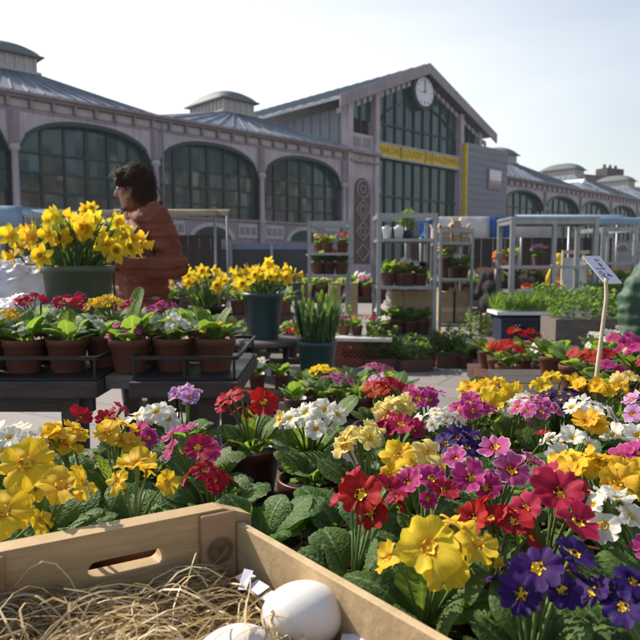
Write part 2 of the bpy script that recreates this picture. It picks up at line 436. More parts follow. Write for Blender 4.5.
def cornice(t0, t1):
    b = MB()
    b.box(t0, -.02, 6.402, t1, .35, 6.52); b.box(t0, .02, 6.52, t1, .35, 6.84)
    b.box(t0, -.22, 6.84, t1, .4, 6.92); b.box(t0, -.38, 6.92, t1, .45, 7.02)
    q = MB(); n = max(1, round((t1 - t0) / .785)); w = (t1 - t0) / n
    for i in range(n):
        q.box(t0 + i * w + .09, -.01, 6.55, t0 + (i + 1) * w - .09, .018, 6.81)
    q.build('frieze', M_PALE, hall)
    for i in range(n + 1): b.box(t0 + i * w - .05 + (.06 if i == 0 else -.06 if i == n else 0), -.16, 6.53, t0 + i * w + .05 + (.06 if i == 0 else -.06 if i == n else 0), .018, 6.838)
    b.build('cornice', M_MAUVED, hall)
cols = [-10.33, -4.83, .67, 6.17, 11.66, 17.15]
for t in cols: column(t)
for a, b in zip(cols[:-1], cols[1:]): bay(a, b)
cornice(-13, 17.95)
for t in (6.42, 17.4): downpipe(t)
colr = [32.9, 38.85, 44.8, 50.8, 56.8, 62.8, 68.8]
for t in colr: column(t)
for a, b in zip(colr[:-1], colr[1:]): bay(a, b)
cornice(30.45, 70)

def hip_roof(t0, t1, c, lc=4.5, zt=8.85):
    """hipped zinc roof of one hall with a glazed lantern on top"""
    w, l = 1.0, 1.6
    B = [(t0, -.35, 7.025), (t1, -.35, 7.025), (t1, 14, 7.025), (t0, 14, 7.025)]
    T = [(c - w, lc - l, zt), (c + w, lc - l, zt), (c + w, lc + l + 4, zt), (c - w, lc + l + 4, zt)]
    m = MB(); m.v = B + T
    for i in range(4):
        j = (i + 1) % 4; m.face((i, j, 4 + j, 4 + i))
    m.face((4, 5, 6, 7))
    # standing seams
    for i in range(4):
        j = (i + 1) % 4
        n = 16
        for k in range(1, n):
            p = V(B[i]).lerp(V(B[j]), k / n); q = V(T[i]).lerp(V(T[j]), k / n)
            m.bar(p + V((0, 0, .02)), q + V((0, 0, .02)), .05, .06)
    ro = m.build('roof', M_ZINC, hall)
    k = MB(); k.box(c - w + .1, lc - l + .1, zt - .3, c + w - .1, lc + l - .1, zt + .72)
    for i in range(6):
        x = c - w + .1 + (2 * w - .2) * i / 5
        k.box(x - .05, lc - l + .04, zt, x + .05, lc - l + .1, zt + .7)
    for i in range(10):
        y = lc - l + .1 + (2 * l - .2) * i / 9
        k.box(c - w + .04, y - .05, zt, c - w + .1, y + .05, zt + .7)
    k.box(c - w - .08, lc - l - .08, zt - .02, c + w + .08, lc + l + .08, zt + .1)
    lo = k.build('lantern', M_PALE, ro)
    d = MB(); n = 14; pts = []
    for i in range(n + 1):
        row = []
        for j in range(n + 1):
            x, y = -1 + 2 * i / n, -1 + 2 * j / n
            z = zt + .72 + .62 * (max(0, 1 - abs(x) ** 2.2) ** .6) * (max(0, 1 - abs(y) ** 2.6) ** .6)
            row.append((c + x * (w + .18), lc + y * (l + .18), z))
        pts.append(row)
    d.grid(pts); d.box(c - w - .18, lc - l - .18, zt + .66, c + w + .18, lc + l + .18, zt + .72)
    link('lantern_roof', d.mesh('lantern_roof', 1), ro, [M_LEAD])
for t0, t1, c in ((-13, -4.8, -9.6), (-2.8, 6.17, 1.7), (6.17, 17.9, 12.6), (33, 44.8, 38.8), (44.8, 56.8, 50.8), (56.8, 68.8, 62.8)):
    hip_roof(t0, t1, c, zt=8.85 if t0 > 20 else 8.55)
sk = MB()
p0 = V((47.6, 1.4, 7.72)); sk.v = [(46.9, 1.0, 7.6), (48.6, 1.0, 7.6), (47.75, 1.0, 8.25), (47.75, 3.4, 8.25)]
sk.face((0, 1, 2)); sk.face((1, 3, 2)); sk.face((0, 2, 3)); sk.build('roof_dormer', M_WHITEP, hall)
bk = MB(); bk.box(-13, 13.6, 0, 70, 14, 7.02); bk.build('rear_wall', M_MAUVED, hall)

# clock gable ----------------------------------------------------------
GC, GE, GZ, EZ = 23.55, 7.0, 12.35, 9.45
def rake(x, off=0.0): return GZ + off - abs(x - GC) * (GZ - EZ) / GE
r = MB()
for s in (-1, 1):
    p = [(GC, GZ), (GC + s * (GE + .25), EZ - .12)]
    y0, y1 = -.62, 26
    r.hexa([(p[0][0], y0, p[0][1]), (p[1][0], y0, p[1][1]), (p[1][0], y1, p[1][1]), (p[0][0], y1, p[0][1]),
            (p[0][0], y0, p[0][1] + .16), (p[1][0], y0, p[1][1] + .16), (p[1][0], y1, p[1][1] + .16), (p[0][0], y1, p[0][1] + .16)])
    for k in range(30):
        y = -.3 + k * .88
        r.bar((GC, y, GZ + .19), (GC + s * (GE + .2), y, EZ + .08), .05, .07)
r.build('gable_roof', M_ZINC, hall)
bb = MB()
for s in (-1, 1):
    for (o0, o1, ya, yb) in ((-.40, .20, -.70, -.625),):
        bb.hexa([(GC, ya, GZ + o0), (GC + s * (GE + .32), ya, EZ - .14 + o0), (GC + s * (GE + .32), yb, EZ - .14 + o0), (GC, yb, GZ + o0),
                 (GC, ya, GZ + o1), (GC + s * (GE + .32), ya, EZ - .14 + o1), (GC + s * (GE + .32), yb, EZ - .14 + o1), (GC, yb, GZ + o1)])
bb.build('bargeboard', M_MAUVED, hall)
dn = MB()
for s in (-1, 1):
    n = 15
    for k in range(n):
        x0 = GC + s * (GE * (k + .25) / n); x1 = GC + s * (GE * (k + .85) / n)
        dn.hexa([(x0, -.14, rake(x0, -.74)), (x1, -.14, rake(x1, -.74)), (x1, -.02, rake(x1, -.74)), (x0, -.02, rake(x0, -.74)),
                 (x0, -.14, rake(x0, -.48)), (x1, -.14, rake(x1, -.48)), (x1, -.02, rake(x1, -.48)), (x0, -.02, rake(x0, -.48))])
dn.build('gable_frieze', M_PALE, hall)
def post(x, top=None):
    b = MB(); z1 = rake(x, -.35) if top is None else top
    b.box(x - .17, -.26, 0, x + .17, .3, z1); b.box(x - .22, -.3, 0, x + .22, .32, .9); b.box(x - .21, -.29, 4.9, x + .21, .31, 5.15)
    b.build('gable_pilaster', M_MAUVE, hall)
for x in (GC - 6.1, GC - 4.0, GC + 4.0, GC + 6.1): post(x)
gw = MB()
def gpoly(x0, x1, z0): return [(x0, z0), (x1, z0)] + ([(x1, rake(x1, -.5)), (GC, GZ - .5), (x0, rake(x0, -.5))] if x0 < GC < x1 else [(x1, rake(x1, -.5)), (x0, rake(x0, -.5))])
for x0, x1, z0, nc in ((GC - 3.83, GC + 3.83, 0, 18), (GC - 5.93, GC - 4.17, 7.0, 2), (GC + 4.17, GC + 5.93, 0, 2)):
    zs_ = [z for z in (0, 2.6, 4.8, 6.9, 8.75, 10.2, 20) if z == 20 or z >= z0]
    if z0 > zs_[0]: zs_ = [z0] + zs_
    for i in range(nc):
        xa, xb = x0 + (x1 - x0) * i / nc, x0 + (x1 - x0) * (i + 1) / nc
        for q0, q1 in zip(zs_[:-1], zs_[1:]):
            ta, tb = min(q1, rake(xa, -.5)), min(q1, rake(xb, -.5))
            if min(ta, tb) > q0 + .02: pane(gw, xa, xb, q0, ta, tb, .14)
gwo = gw.build('gable_window', M_GLASS, hall)
gf = MB()
n = 9
for i in range(1, n):
    x = GC - 3.83 + 7.66 * i / n
    gf.box(x - .035, .03, 0, x + .035, .115, rake(x, -.55))
for z in (2.6, 4.8, 8.75): gf.box(GC - 3.83, .045, z - .05, GC + 3.83, .112, z + .05)
arc = [(GC + 3.7 * math.cos(PI * i / 24), .06, 8.0 + 2.35 * math.sin(PI * i / 24)) for i in range(25)]
for p, q in zip(arc[:-1], arc[1:]): gf.bar(p, q, .05, .09, 0, (0, 1, 0))
for x in (GC - 5.05, GC + 5.05): gf.box(x - .04, .03, 7.1, x + .04, .115, rake(x, -.55))
gf.build('frame', M_GREENM, gwo)
# ornate panel bay left of the centre
op = MB(); x0, x1 = GC - 5.93, GC - 4.17
op.box(x0, -.1, 0, x1, .12, 6.4, 0)
op.box(x0 - .2, -.34, 6.4, x1 + .3, .12, 6.52, 1); op.box(x0 - .2, -.14, 6.52, x1 + .2, .12, 6.85, 0); op.box(x0 - .3, -.5, 6.85, x1 + .32, .118, 7.0, 1)
for k in range(3): op.box(x0 + .1 + k * .57, -.17, 6.56, x0 + .5 + k * .57, -.142, 6.82, 2)
op.build('panel_bay', [M_MAUVE, M_MAUVED, M_PALE], hall)
ot = MB(); cx = (x0 + x1) / 2
pts = [(cx - .62, 1.0), (cx + .62, 1.0)] + [(cx + .62 * math.cos(PI * i / 12), 5.0 + .62 * math.sin(PI * i / 12)) for i in range(13)]
ot.prism(pts, 'y', -.14, -.102, 0)
def ring(cx, cz, pts, w, m=1):
    for p, q in zip(pts, pts[1:] + pts[:1]): ot.bar((cx + p[0], -.16, cz + p[1]), (cx + q[0], -.16, cz + q[1]), .03, w, m, (0, 1, 0))
circ = lambda r, n=18: [(r * math.cos(2 * PI * i / n), r * math.sin(2 * PI * i / n)) for i in range(n)]
dia = lambda a, b: [(a, 0), (0, b), (-a, 0), (0, -b)]
ring(cx, 5.02, circ(.46), .09); ring(cx, 5.02, circ(.2), .08)
ring(cx, 3.9, dia(.56, .58), .1); ring(cx, 3.9, dia(.3, .32), .09)
ring(cx, 2.75, dia(.56, .5), .1); ring(cx, 2.75, circ(.22), .08); ring(cx, 1.6, dia(.5, .45), .09)
ot.build('tile_panel', [M_BROWNT, M_PALE], hall)
wp = MB(); wp.box(x0, -.08, 7.1, x1, .1, 7.95, 0)
for k in (0, 1): wp.box(x0 + .2 + k * .75, -.1, 7.25, x0 + .8 + k * .75, -.082, 7.75, 1)
wp.build('balcony_panel', [M_PALE, M_MAUVED], hall)
# side walls of the raised nave with vertical boarding
for s in (-1, 1):
    cw = MB(); xw = GC + s * 6.2
    cw.box(min(xw, xw - s * .25), .35, 0, max(xw, xw - s * .25), 25, 9.2)
    for k in range(34):
        y = .6 + k * .72
        cw.box(min(xw, xw + s * .06), y - .05, 7, max(xw, xw + s * .06), y + .05, 9.15)
    cw.build('clerestory_wall', M_GREYCLAD, hall)
# clock
ck = MB(); ccz = 11.0
ck.prism([(GC + 1.0 * math.cos(2 * PI * i / 32), ccz + 1.0 * math.sin(2 * PI * i / 32)) for i in range(32)], 'y', -.30, .03, 0)
co = ck.build('clock', M_GREENM, hall)
cf = MB(); cf.prism([(GC + .82 * math.cos(2 * PI * i / 32), ccz + .82 * math.sin(2 * PI * i / 32)) for i in range(32)], 'y', -.34, -.302, 0)
for i in range(12):
    a = 2 * PI * i / 12; l0, l1 = (.55, .74) if i % 3 == 0 else (.62, .74)
    cf.bar((GC + l0 * math.sin(a), -.346, ccz + l0 * math.cos(a)), (GC + l1 * math.sin(a), -.346, ccz + l1 * math.cos(a)), .008, .07, 1, (0, 1, 0))
cf.build('clock_face', [M_WHITEP, M_BLACKRAIL], co)
for a, l, w in ((-.03, .64, .06), (math.radians(-100), .42, .09)):
    h = MB(); h.bar((GC - .1 * math.sin(a), -.362, ccz - .1 * math.cos(a)), (GC + l * math.sin(a), -.362, ccz + l * math.cos(a)), .012, w, 0, (0, 1, 0))
    h.build('clock_hand', M_BLACKRAIL, co)
# sign band with its four words
sb = MB(); xs0, xs1 = GC - 3.95, GC + 3.75; zb = 6.95
sb.box(xs0 - .05, -.24, zb - .1, xs1 + .05, -.1, zb, 1); sb.box(xs0 - .05, -.24, zb + .66, xs1 + .05, -.1, zb + .76, 1)
L = xs1 - xs0
segs = [(.0, .255, 'MARCHE'), (.275, .545, 'COUVERT'), (.56, .635, 'DE'), (.65, 1.0, 'WAZEMMES')]
for a, b, t in segs: sb.box(xs0 + a * L, -.2, zb + .002, xs0 + b * L, -.14, zb + .658, 0)
sb.box(xs0, -.14, zb + .002, xs1, -.105, zb + .658, 2)
so = sb.build('sign_board', [M_YELLOW, M_RAIL, M_GREENM], hall)
def text_mesh(name, body, size, mat, parent, mw, ext=.004, align='CENTER', shear=0.0):
    cu = bpy.data.curves.new(name, 'FONT'); cu.body = body; cu.size = size; cu.extrude = ext
    cu.align_x = align; cu.align_y = 'CENTER'; cu.resolution_u = 3; cu.shear = shear
    tmp = bpy.data.objects.new(name, cu); COL.objects.link(tmp)
    bpy.context.view_layer.update()
    me = bpy.data.meshes.new_from_object(tmp.evaluated_get(bpy.context.evaluated_depsgraph_get()))
    bpy.data.objects.remove(tmp)
    me.transform(mw); me.materials.clear(); me.materials.append(mat)
    return link(name, me, parent)
for a, b, t in segs:
    cxm = xs0 + (a + b) / 2 * L
    w = (b - a) * L
    mw = Matrix.Translation((cxm, -.204, zb + .33)) @ Matrix.Rotation(PI / 2, 4, 'X') @ Matrix.Diagonal((w * .92 / (len(t) * .64 * .55), 1, 1, 1))
    text_mesh('lettering', t, .55, M_OCHRE, so, mw)
# grey clad annexe right of the gable
an = MB(); an.box(27.75, -.5, 0, 32.6, 6, 8.6, 0)
for k in range(19): an.box(27.75, -.53, .3 + k * .44, 32.6, -.502, .3 + k * .44 + .03, 0)
an.box(27.58, -.56, 0, 27.74, -.3, 8.55, 1)
ao = an.build('annexe', [M_GREYCLAD, M_YELLOW], hall)
an = MB(); an.box(30.1, -.62, 5.9, 31.7, -.532, 7.25, 0); an.box(30.2, -.65, 6.05, 31.6, -.622, 7.15, 1); an.box(30.2, -.655, 6.35, 31.6, -.652, 6.5, 2)
an.box(30.2, -.657, 6.05, 31.6, -.651, 6.33, 3)
an.build('poster_frame', [M_MAUVED, M_WHITEP, M_RAIL, M_CARD], ao)

# house roofs far right ------------------------------------------------
M_BRICK = basic('brown_brick', (.16, .09, .065), .85, var=.3, scale=3)
M_SOOT = basic('sooty_brick', (.045, .040, .042), .85, var=.3, scale=2)
M_SLATE = basic('slate', (.10, .10, .115), .6, var=.25, scale=2)
hb = aty(620, 200, 75)
hs_ = thing('town_house', 'dark town house with tall sooty chimney stack behind the hall at far right', 'house', (hb.x, hb.y, 0), .5)
b = MB(); b.box(-4, 0, 0, 12, 10, 8.5); b.build('wall', M_BRICK, hs_)
b = MB(); b.prism([(-1, 8.5), (11, 8.5), (5, 10.8)], 'x', -4.3, 12.3)
rf = b.build('roof', M_SLATE, hs_)
b = MB(); b.box(.2, 2, 9.5, 3.2, 3.6, 12.2)
for k in range(3): b.lathe([(.2, 12.2), (.16, 12.7)], 10, 0, (.7 + k * 1.0, 2.8, 0))
b.build('chimney', M_SOOT, rf)
b = MB(); b.box(-4.5, 2, 9.5, .18, 3.4, 11.2); b.build('party_wall', M_BRICK, rf)
# ------------------------------------------------------------------ blooms, leaves, pots
def bloom_mesh(seed, ruffle=.06, notch=.14, cup=.1, npet=5, hw=43, hi=True):
    """five broad notched petals, radius 1, axis +Z"""
    r = random.Random(seed); mb = MB()
    nr, ns = (7, 8) if hi else (4, 4)
    rot0 = r.uniform(0, 6.28)
    for k in range(npet):
        a0 = rot0 + 2 * PI * k / npet + r.uniform(-.07, .07)
        tilt = r.uniform(-.20, .20); size = r.uniform(.84, 1.08); p1, p2 = r.uniform(0, 6), r.uniform(0, 6)
        lift = .018 * (k % 2) + .01 * (k == 4)
        pts, uvs = [], []
        for i in range(nr + 1):
            v = i / nr; row, ur = [], []
            half = math.radians(hw) * (.62 + .38 * min(1, v * 2.2))
            for j in range(ns + 1):
                u = -1 + 2 * j / ns
                Rr = 1 - notch * math.exp(-(u / .26) ** 2) - .20 * abs(u) ** 3.2
                rho = size * (.07 + .93 * v * Rr)
                ph = a0 + u * half * (1 - .22 * max(0, v - .6) * abs(u))
                z = -.20 * math.exp(-(rho / .17) ** 2) + cup * rho ** 2 * (1 if cup > 0 else 1) - .10 * max(0, rho - .7) * (1 - cup * 4)
                z += ruffle * v * v * (math.sin(u * 3.9 + p1) * .7 + math.sin(u * 8.3 + p2) * .42 + .5 * math.sin(v * 5 + p2)) + tilt * v + lift * v - .04 * u * u * v
                row.append((rho * math.cos(ph), rho * math.sin(ph), z)); ur.append((u, v))
            pts.append(row); uvs.append(ur)
        mb.grid(pts, uvs)
    return mb.mesh('primrose_bloom', 1)
def eye_mesh(seed):
    r = random.Random(seed); mb = MB(); n = 20; pts = []
    for i, rr in enumerate((.04, .12, .22, 1.0)):
        row = []
        for k in range(n + 1):
            t = 2 * PI * k / n
            w = rr if rr < .5 else .225 + .060 * math.cos(5 * t + seed)
            row.append((w * math.cos(t), w * math.sin(t), (-.15, -.12, -.03, .004)[i]))
        pts.append(row)
    mb.grid(pts)
    mb.ball((0, 0, -.09), .045, 6)
    return mb.mesh('bloom_eye', 1)
BLOOMS = [bloom_mesh(i, ruffle=.10, notch=.20, cup=(.02, .14, .22, -.06, .10, .18, 0, .28)[i], hw=(38, 41, 40, 39, 42, 38, 40, 36)[i]) for i in range(8)]
RUFFLED = [bloom_mesh(20 + i, ruffle=.20, notch=.19, cup=(-.08, .16, .02, -.16, .24, .08, -.02)[i], hw=(46, 50, 44, 47, 50, 45, 48)[i]) for i in range(7)]
SMALLB = [bloom_mesh(40 + i, ruffle=.05, notch=.2, cup=.05, hw=36, hi=False) for i in range(4)]
EYES = [eye_mesh(i) for i in range(3)]

def leaf_into(mb, base, az, L, W, e0, e1, seed, nu=8, nv=12, rib=.0021, curl=.26, fold=.18, twist=0.0, petiole=.22):
    r = random.Random(seed)
    p = V(base); ds = L / nv; ph = r.uniform(0, 6)
    side_bend = r.uniform(-.35, .35)
    pts, uvs = [], []
    for i in range(nv + 1):
        v = i / nv
        el = e0 + (e1 - e0) * v ** 1.2
        a = az + side_bend * v
        d = V((math.cos(a) * math.cos(el), math.sin(a) * math.cos(el), math.sin(el)))
        sidev = V((-math.sin(a), math.cos(a), 0))
        up = sidev.cross(d) * -1
        if twist:
            q = Matrix.Rotation(twist * v, 3, d); sidev = q @ sidev; up = q @ up
        sm = min(1, max(0, (v - petiole * .5) / .42)); sm = sm * sm * (3 - 2 * sm)
        w = W * (.13 + .87 * sm) * (max(0.0, 1 - max(0, (v - .58) / .425) ** 2.3) ** .5)
        row, ur = [], []
        for j in range(nu + 1):
            u = -1 + 2 * j / nu
            x = u * w * (1 - .1 * abs(u) * curl)
            h = fold * abs(u) * w - curl * w * u * u * 1.15
            h += rib * sm * math.sin(2 * PI * (v * 8.3 - abs(u) * 1.75)) * min(1, 3 * abs(u)) * (1 - u * u * .85)
            h += W * .085 * sm * math.sin(v * 9 + ph + (2 if u > 0 else 0)) * u * u
            row.append(p + sidev * x + up * h); ur.append((u, v))
        pts.append(row); uvs.append(ur)
        p = p + d * ds
    mb.grid(pts, uvs)

def rosette(seed, n, L, W, base_r=.012, erect=.5, nu=8, nv=12, front=.42):
    r = random.Random(seed); mb = MB()
    for i in range(n):
        az = 2.399 * i + r.uniform(-.35, .35)
        inner = i / max(1, n - 1)
        e0 = math.radians(50 + 34 * inner * erect * 1.6 + r.uniform(-10, 16))
        e1 = e0 - math.radians(r.uniform(40, 88))
        l = L * r.uniform(.72, 1.1) * (1 - .18 * inner) * (1 - front * max(0, -math.sin(az)))
        e0 += .75 * front * max(0, -math.sin(az)) * (1 if front > .5 else 0)
        leaf_into(mb, (base_r * math.cos(az), base_r * math.sin(az), r.uniform(-.004, .006)), az, l, W * r.uniform(.8, 1.15) / 2, e0, e1, seed * 97 + i, nu, nv)
    return mb

def pot_meshes(r_top=.052, r_bot=.037, h=.085, n=28):
    a = MB()
    a.lathe([(r_bot, 0), (r_bot * 1.02, .002), (r_top * .93, h * .78), (r_top * .945, h * .785), (r_top, h * .79), (r_top * 1.01, h * .98), (r_top * 1.0, h), (r_top * .93, h), (r_top * .91, h * .86), (.004, h * .855)], n)
    b = MB(); b.lathe([(.003, h * .86), (r_top * .6, h * .885), (r_top * .905, h * .865), (r_top * .905, h * .862), (.003, h * .8575)], 20)
    return a.mesh('pot', 1), b.mesh('soil', 1)
POT, SOIL = pot_meshes()
POT_S, SOIL_S = pot_meshes(.042, .031, .07, 16)

def look(nrm, spin):
    q = V(nrm).normalized().to_track_quat('Z', 'Y')
    return (q.to_matrix() @ Matrix.Rotation(spin, 3, 'Z')).to_euler()

def add_bloom(parent, pos, nrm, rad, colour, base, r, kind='flat', eye=True, stem=True):
    nrm = V(nrm).normalized()
    pool = {'flat': BLOOMS, 'ruffled': RUFFLED, 'small': SMALLB}[kind]
    o = link('flower', r.choice(pool), parent, [PET[colour]])
    o.location = pos; o.rotation_euler = look(nrm, r.uniform(0, 6)); o.scale = (rad, rad, rad)
    if eye: link('flower_eye', r.choice(EYES), o, [M_EYE if colour != 'white' else PET['pale']])
    if stem:
        inv = (Matrix.Translation(V(pos)) @ o.rotation_euler.to_matrix().to_4x4() @ Matrix.Diagonal((rad, rad, rad, 1))).inverted()
        b = V(pos) - nrm * rad * .16; c = V(pos) - nrm * rad * .75
        mid = V(base).lerp(c, .6) + V((0, 0, .008))
        m = MB(); m.tube([inv @ q for q in (b, b.lerp(c, .5), c, mid, V(base))], [.11, .13, .09, .0016 / rad, .0018 / rad], 6)
        link('stem', m.mesh('stem', 1), o, [M_STEM])
    return o

C0 = atz(240, 497, .855); C0.z = .70
E1 = V((-.875, -.484, 0)); E2 = V((.641, -.768, 0))
N1 = V((-E1.y, E1.x)); N1 = N1 if N1.y > 0 else -N1
N2 = V((-E2.y, E2.x)); N2 = N2 if N2.x > 0 else -N2
PLANTS = []          # deferred so that the pots can be spread apart first
def primrose(px, py, colour, n, rad, spread, label, zb=.865, Y=None, table=.70, leaf=(11, .085, .045), kind='flat', face=.5, name='potted_primrose', group=None,
             extra=None, pot='brown', lod=0, seed=None, upleaf=None, cat='primrose', shift=(0, 0)):
    c = aty(px, py, Y) if Y else atz(px, py, zb)
    rad *= .88
    if n >= 2: n = round(n * 1.55)
    if extra: extra = [e[:4] + (e[4] * .90,) + e[5:] for e in extra]
    PLANTS.append(dict(c=c, colour=colour, n=n, rad=rad, spread=spread, label=label, table=table, leaf=leaf, kind=kind, face=face, name=name, group=group,
                       extra=extra, pot=pot, lod=lod, seed=seed or len(PLANTS) + 3, upleaf=upleaf, cat=cat, p=V((c.x + shift[0], c.y + .012 + shift[1]))))

def spread_pots(blockers, dmin=.097, it=60):
    for _ in range(it):
        for i, a in enumerate(PLANTS):
            for b in PLANTS[i + 1:]:
                if abs(a['table'] - b['table']) > .05: continue
                d = b['p'] - a['p']; l = d.length
                if l < dmin:
                    if l < 1e-5: d = V((.01, .006)); l = d.length
                    k = d * ((dmin - l) / l * .5); a['p'] -= k; b['p'] += k
            for (q, nrm, off) in blockers(a):
                s = (a['p'] - q).dot(nrm) - off
                if s < 0: a['p'] -= nrm * s
def keep_out(mb, org):
    """leaves bend aside where they meet the crate boards"""
    if org.z > .81: return
    for i, v in enumerate(mb.v):
        w = V(v) + org; p2 = V((w.x - C0.x, w.y - C0.y))
        s1, s2 = p2.dot(N1), p2.dot(N2)
        if s1 < .006 and s2 < .016 and w.z < .867:
            if .006 - s1 < .016 - s2: k = N1 * (.006 - s1)
            else: k = N2 * (.016 - s2)
            mb.v[i] = (v[0] + k.x, v[1] + k.y, v[2])
def grow(P):
    r = random.Random(P['seed'] * 31 + 7)
    t = thing(P['name'], P['label'], P['cat'], (P['p'].x, P['p'].y, P['table']), 0, P['group'])
    po = link('pot', POT, t, [{'brown': M_POT, 'terra': M_TERRA}[P['pot']]]); po.rotation_euler.z = r.uniform(0, 6)
    link('soil', SOIL, po, [M_SOIL])
    base = V((0, 0, .074)); org = V((P['p'].x, P['p'].y, P['table']))
    nl, L, W = P['leaf']
    hi = P['lod'] == 0
    mb = rosette(P['seed'], max(8, round(nl * .95)), L * .82, W * .98, nu=12 if hi else 4, nv=22 if hi else 7, front=.93 if hi and P['p'].y < .70 else .68 if hi and P['p'].y < .95 else .42 if hi else .12)
    keep_out(mb, org + base)
    link('foliage', mb.mesh('foliage', 1), t, [M_LEAF]).location = base
    if P['upleaf']:
        for (az, l, w, e0, e1) in P['upleaf']:
            q = MB(); leaf_into(q, (0, 0, 0), math.radians(az), l, w / 2, math.radians(e0), math.radians(e1), P['seed'] + int(az), 12, 20, petiole=.15, curl=.1, fold=.3)
            link('leaf', q.mesh('leaf', 1), t, [M_LEAFY]).location = base
    c = P['c'] - org
    tocam = (V((0, 0, CAM_H)) - P['c']).normalized()
    # one rosette of blooms round c
    for i in range(P['n']):
        rr = P['spread'] * math.sqrt((i + .35) / P['n']) * r.uniform(.85, 1.1); an = 2.399 * i + r.uniform(-.4, .4) + P['seed']
        off = V((rr * math.cos(an), rr * math.sin(an), 0))
        pos = c + off + V((0, 0, -.35 * rr * rr / max(P['spread'], .01) + r.uniform(-.008, .010)))
        out = off.normalized() if off.length > 1e-4 else V((0, 0, 1))
        k = r.random()
        nrm = V((0, 0, .75)) + out * .75 * (rr / max(P['spread'], 1e-3)) + tocam * P['face'] * .75 * (.4 + k) + V((r.uniform(-.3, .3), r.uniform(-.3, .3), 0))
        add_bloom(t, pos, nrm, P['rad'] * r.uniform(.86, 1.08), P['colour'], base + V((r.uniform(-.01, .01), r.uniform(-.01, .01), 0)), r, P['kind'], eye=P['lod'] < 2, stem=P['lod'] < 2)
    if P['extra'] and P['n'] == 0:
        for i in range(3):
            an = P['seed'] * 1.7 + i * 2.1; pos = c + V((.034 * math.cos(an), .022 + .02 * math.sin(an), -.014 - r.uniform(0, .012)))
            add_bloom(t, pos, V((math.cos(an), math.sin(an), .8)) + V((0, -.3, 0)), P['rad'] * r.uniform(.6, .85), P['extra'][0][3], base, r, P['kind'])
    for e in (P['extra'] or []):
        q = atz(e[0], e[1], e[2]) - org if e[2] < 2 else None
        nrm = tocam * e[5] * .8 + V(e[6]) + V((r.uniform(-.2, .2), r.uniform(-.1, .1), .22 + r.uniform(-.1, .15)))
        add_bloom(t, q, nrm, e[4], e[3], base, r, e[7] if len(e) > 7 else P['kind'])
    return t

# ------------------------------------------------------------------ the right-hand table (front to back)
LB = (12, .095, .056)      # big leaves
primrose(432, 548, 'gold', 0, .03, .02, 'yellow primrose with huge open bloom in the front pot right of the egg crate', leaf=(14, .10, .060), kind='ruffled', shift=(.016, .016),
         extra=[(428, 547, .872, 'yellow', .0315, 1.1, (-.15, 0, .12)), (478, 543, .862, 'yellow', .025, .7, (.5, 0, .35)), (455, 522, .868, 'yellow', .022, .1, (.1, .3, .9)), (492, 552, .85, 'gold', .018, .3, (.8, -.2, .2))])
primrose(372, 492, 'red', 0, .03, .02, 'deep red primrose with yellow eye, its pot touching the crate side board', leaf=(15, .092, .058), shift=(-.005, -.052),
         extra=[(360, 494, .866, 'red', .0285, 1.0, (-.1, 0, .25)), (389, 488, .866, 'red', .024, .45, (.5, .2, .5)), (352, 478, .862, 'crimson', .020, .3, (-.6, .2, .5))])
primrose(540, 565, 'violet', 0, .028, .02, 'dark violet primrose with yellow eye at the front edge, right of the big yellow bloom', leaf=(14, .095, .050),
         extra=[(538, 568, .862, 'violet', .0245, 1.0, (-.1, 0, .3)), (575, 553, .866, 'violet', .0215, .6, (.4, 0, .5)), (562, 590, .845, 'violet', .018, .6, (.1, -.3, .2))])
primrose(625, 592, 'violet', 3, .022, .022, 'dark violet primrose half out of view at the lower right corner', zb=.85, leaf=(12, .095, .052))
primrose(562, 500, 'crimson', 0, .03, .02, 'crimson primrose with two broad blooms behind the violet one', leaf=(12, .09, .052),
         extra=[(560, 492, .872, 'crimson', .0315, .95, (-.05, 0, .4)), (578, 522, .862, 'crimson', .027, .5, (.5, -.1, .5)), (545, 478, .87, 'crimson', .024, .25, (-.4, .3, .7)), (585, 492, .868, 'crimson', .022, .3, (.7, .2, .5))])
primrose(497, 510, 'red', 5, .022, .034, 'scarlet primrose seen from the side between yellow bloom and crimson blooms', zb=.855, face=.15, leaf=(10, .08, .05))
primrose(425, 482, 'magenta', 0, .02, .03, 'magenta primrose with small yellow eyed blooms right of the deep red one', leaf=(10, .085, .05),
         extra=[(408, 482, .868, 'magenta', .021, .8, (-.3, 0, .4)), (432, 478, .866, 'magenta', .021, .7, (.1, 0, .5)), (418, 470, .866, 'magenta', .02, .3, (-.1, .3, .7)), (445, 490, .858, 'crimson', .02, .6, (.3, 0, .5)), (397, 494, .855, 'crimson', .016, .5, (-.6, 0, .4))])
primrose(500, 462, 'pink', 0, .024, .04, 'rose pink primrose with pale petal edges in the middle of the table', leaf=(11, .09, .05),
         extra=[(495, 447, .874, 'pink', .026, .7, (-.1, .1, .6)), (512, 470, .866, 'pink', .026, .9, (.3, 0, .35)), (470, 478, .862, 'magenta', .025, 1.0, (-.2, -.1, .3)), (455, 458, .866, 'pink', .021, .8, (-.4, 0, .4)), (533, 462, .862, 'pink', .022, .4, (.7, 0, .5)), (487, 488, .85, 'magenta', .02, .8, (.1, -.3, .2))])
primrose(410, 455, 'pale', 0, .03, .03, 'yellow ruffled primrose with brown heart directly behind the deep red one', leaf=(12, .09, .052), kind='ruffled',
         extra=[(398, 455, .872, 'gold', .026, .95, (-.2, 0, .35)), (428, 452, .87, 'pale', .025, .6, (.3, 0, .5)), (415, 468, .855, 'pale', .022, .8, (.0, -.2, .3)), (438, 462, .855, 'gold', .018, .5, (.5, -.1, .3))])
primrose(462, 436, 'violet', 6, .022, .036, 'blue violet primrose behind the rose pink blooms', face=.25, leaf=(10, .085, .05))
primrose(441, 416, 'white', 16, .0135, .042, 'white primrose with a dense mound of tiny florets', kind='small', face=.2, leaf=(11, .085, .048))
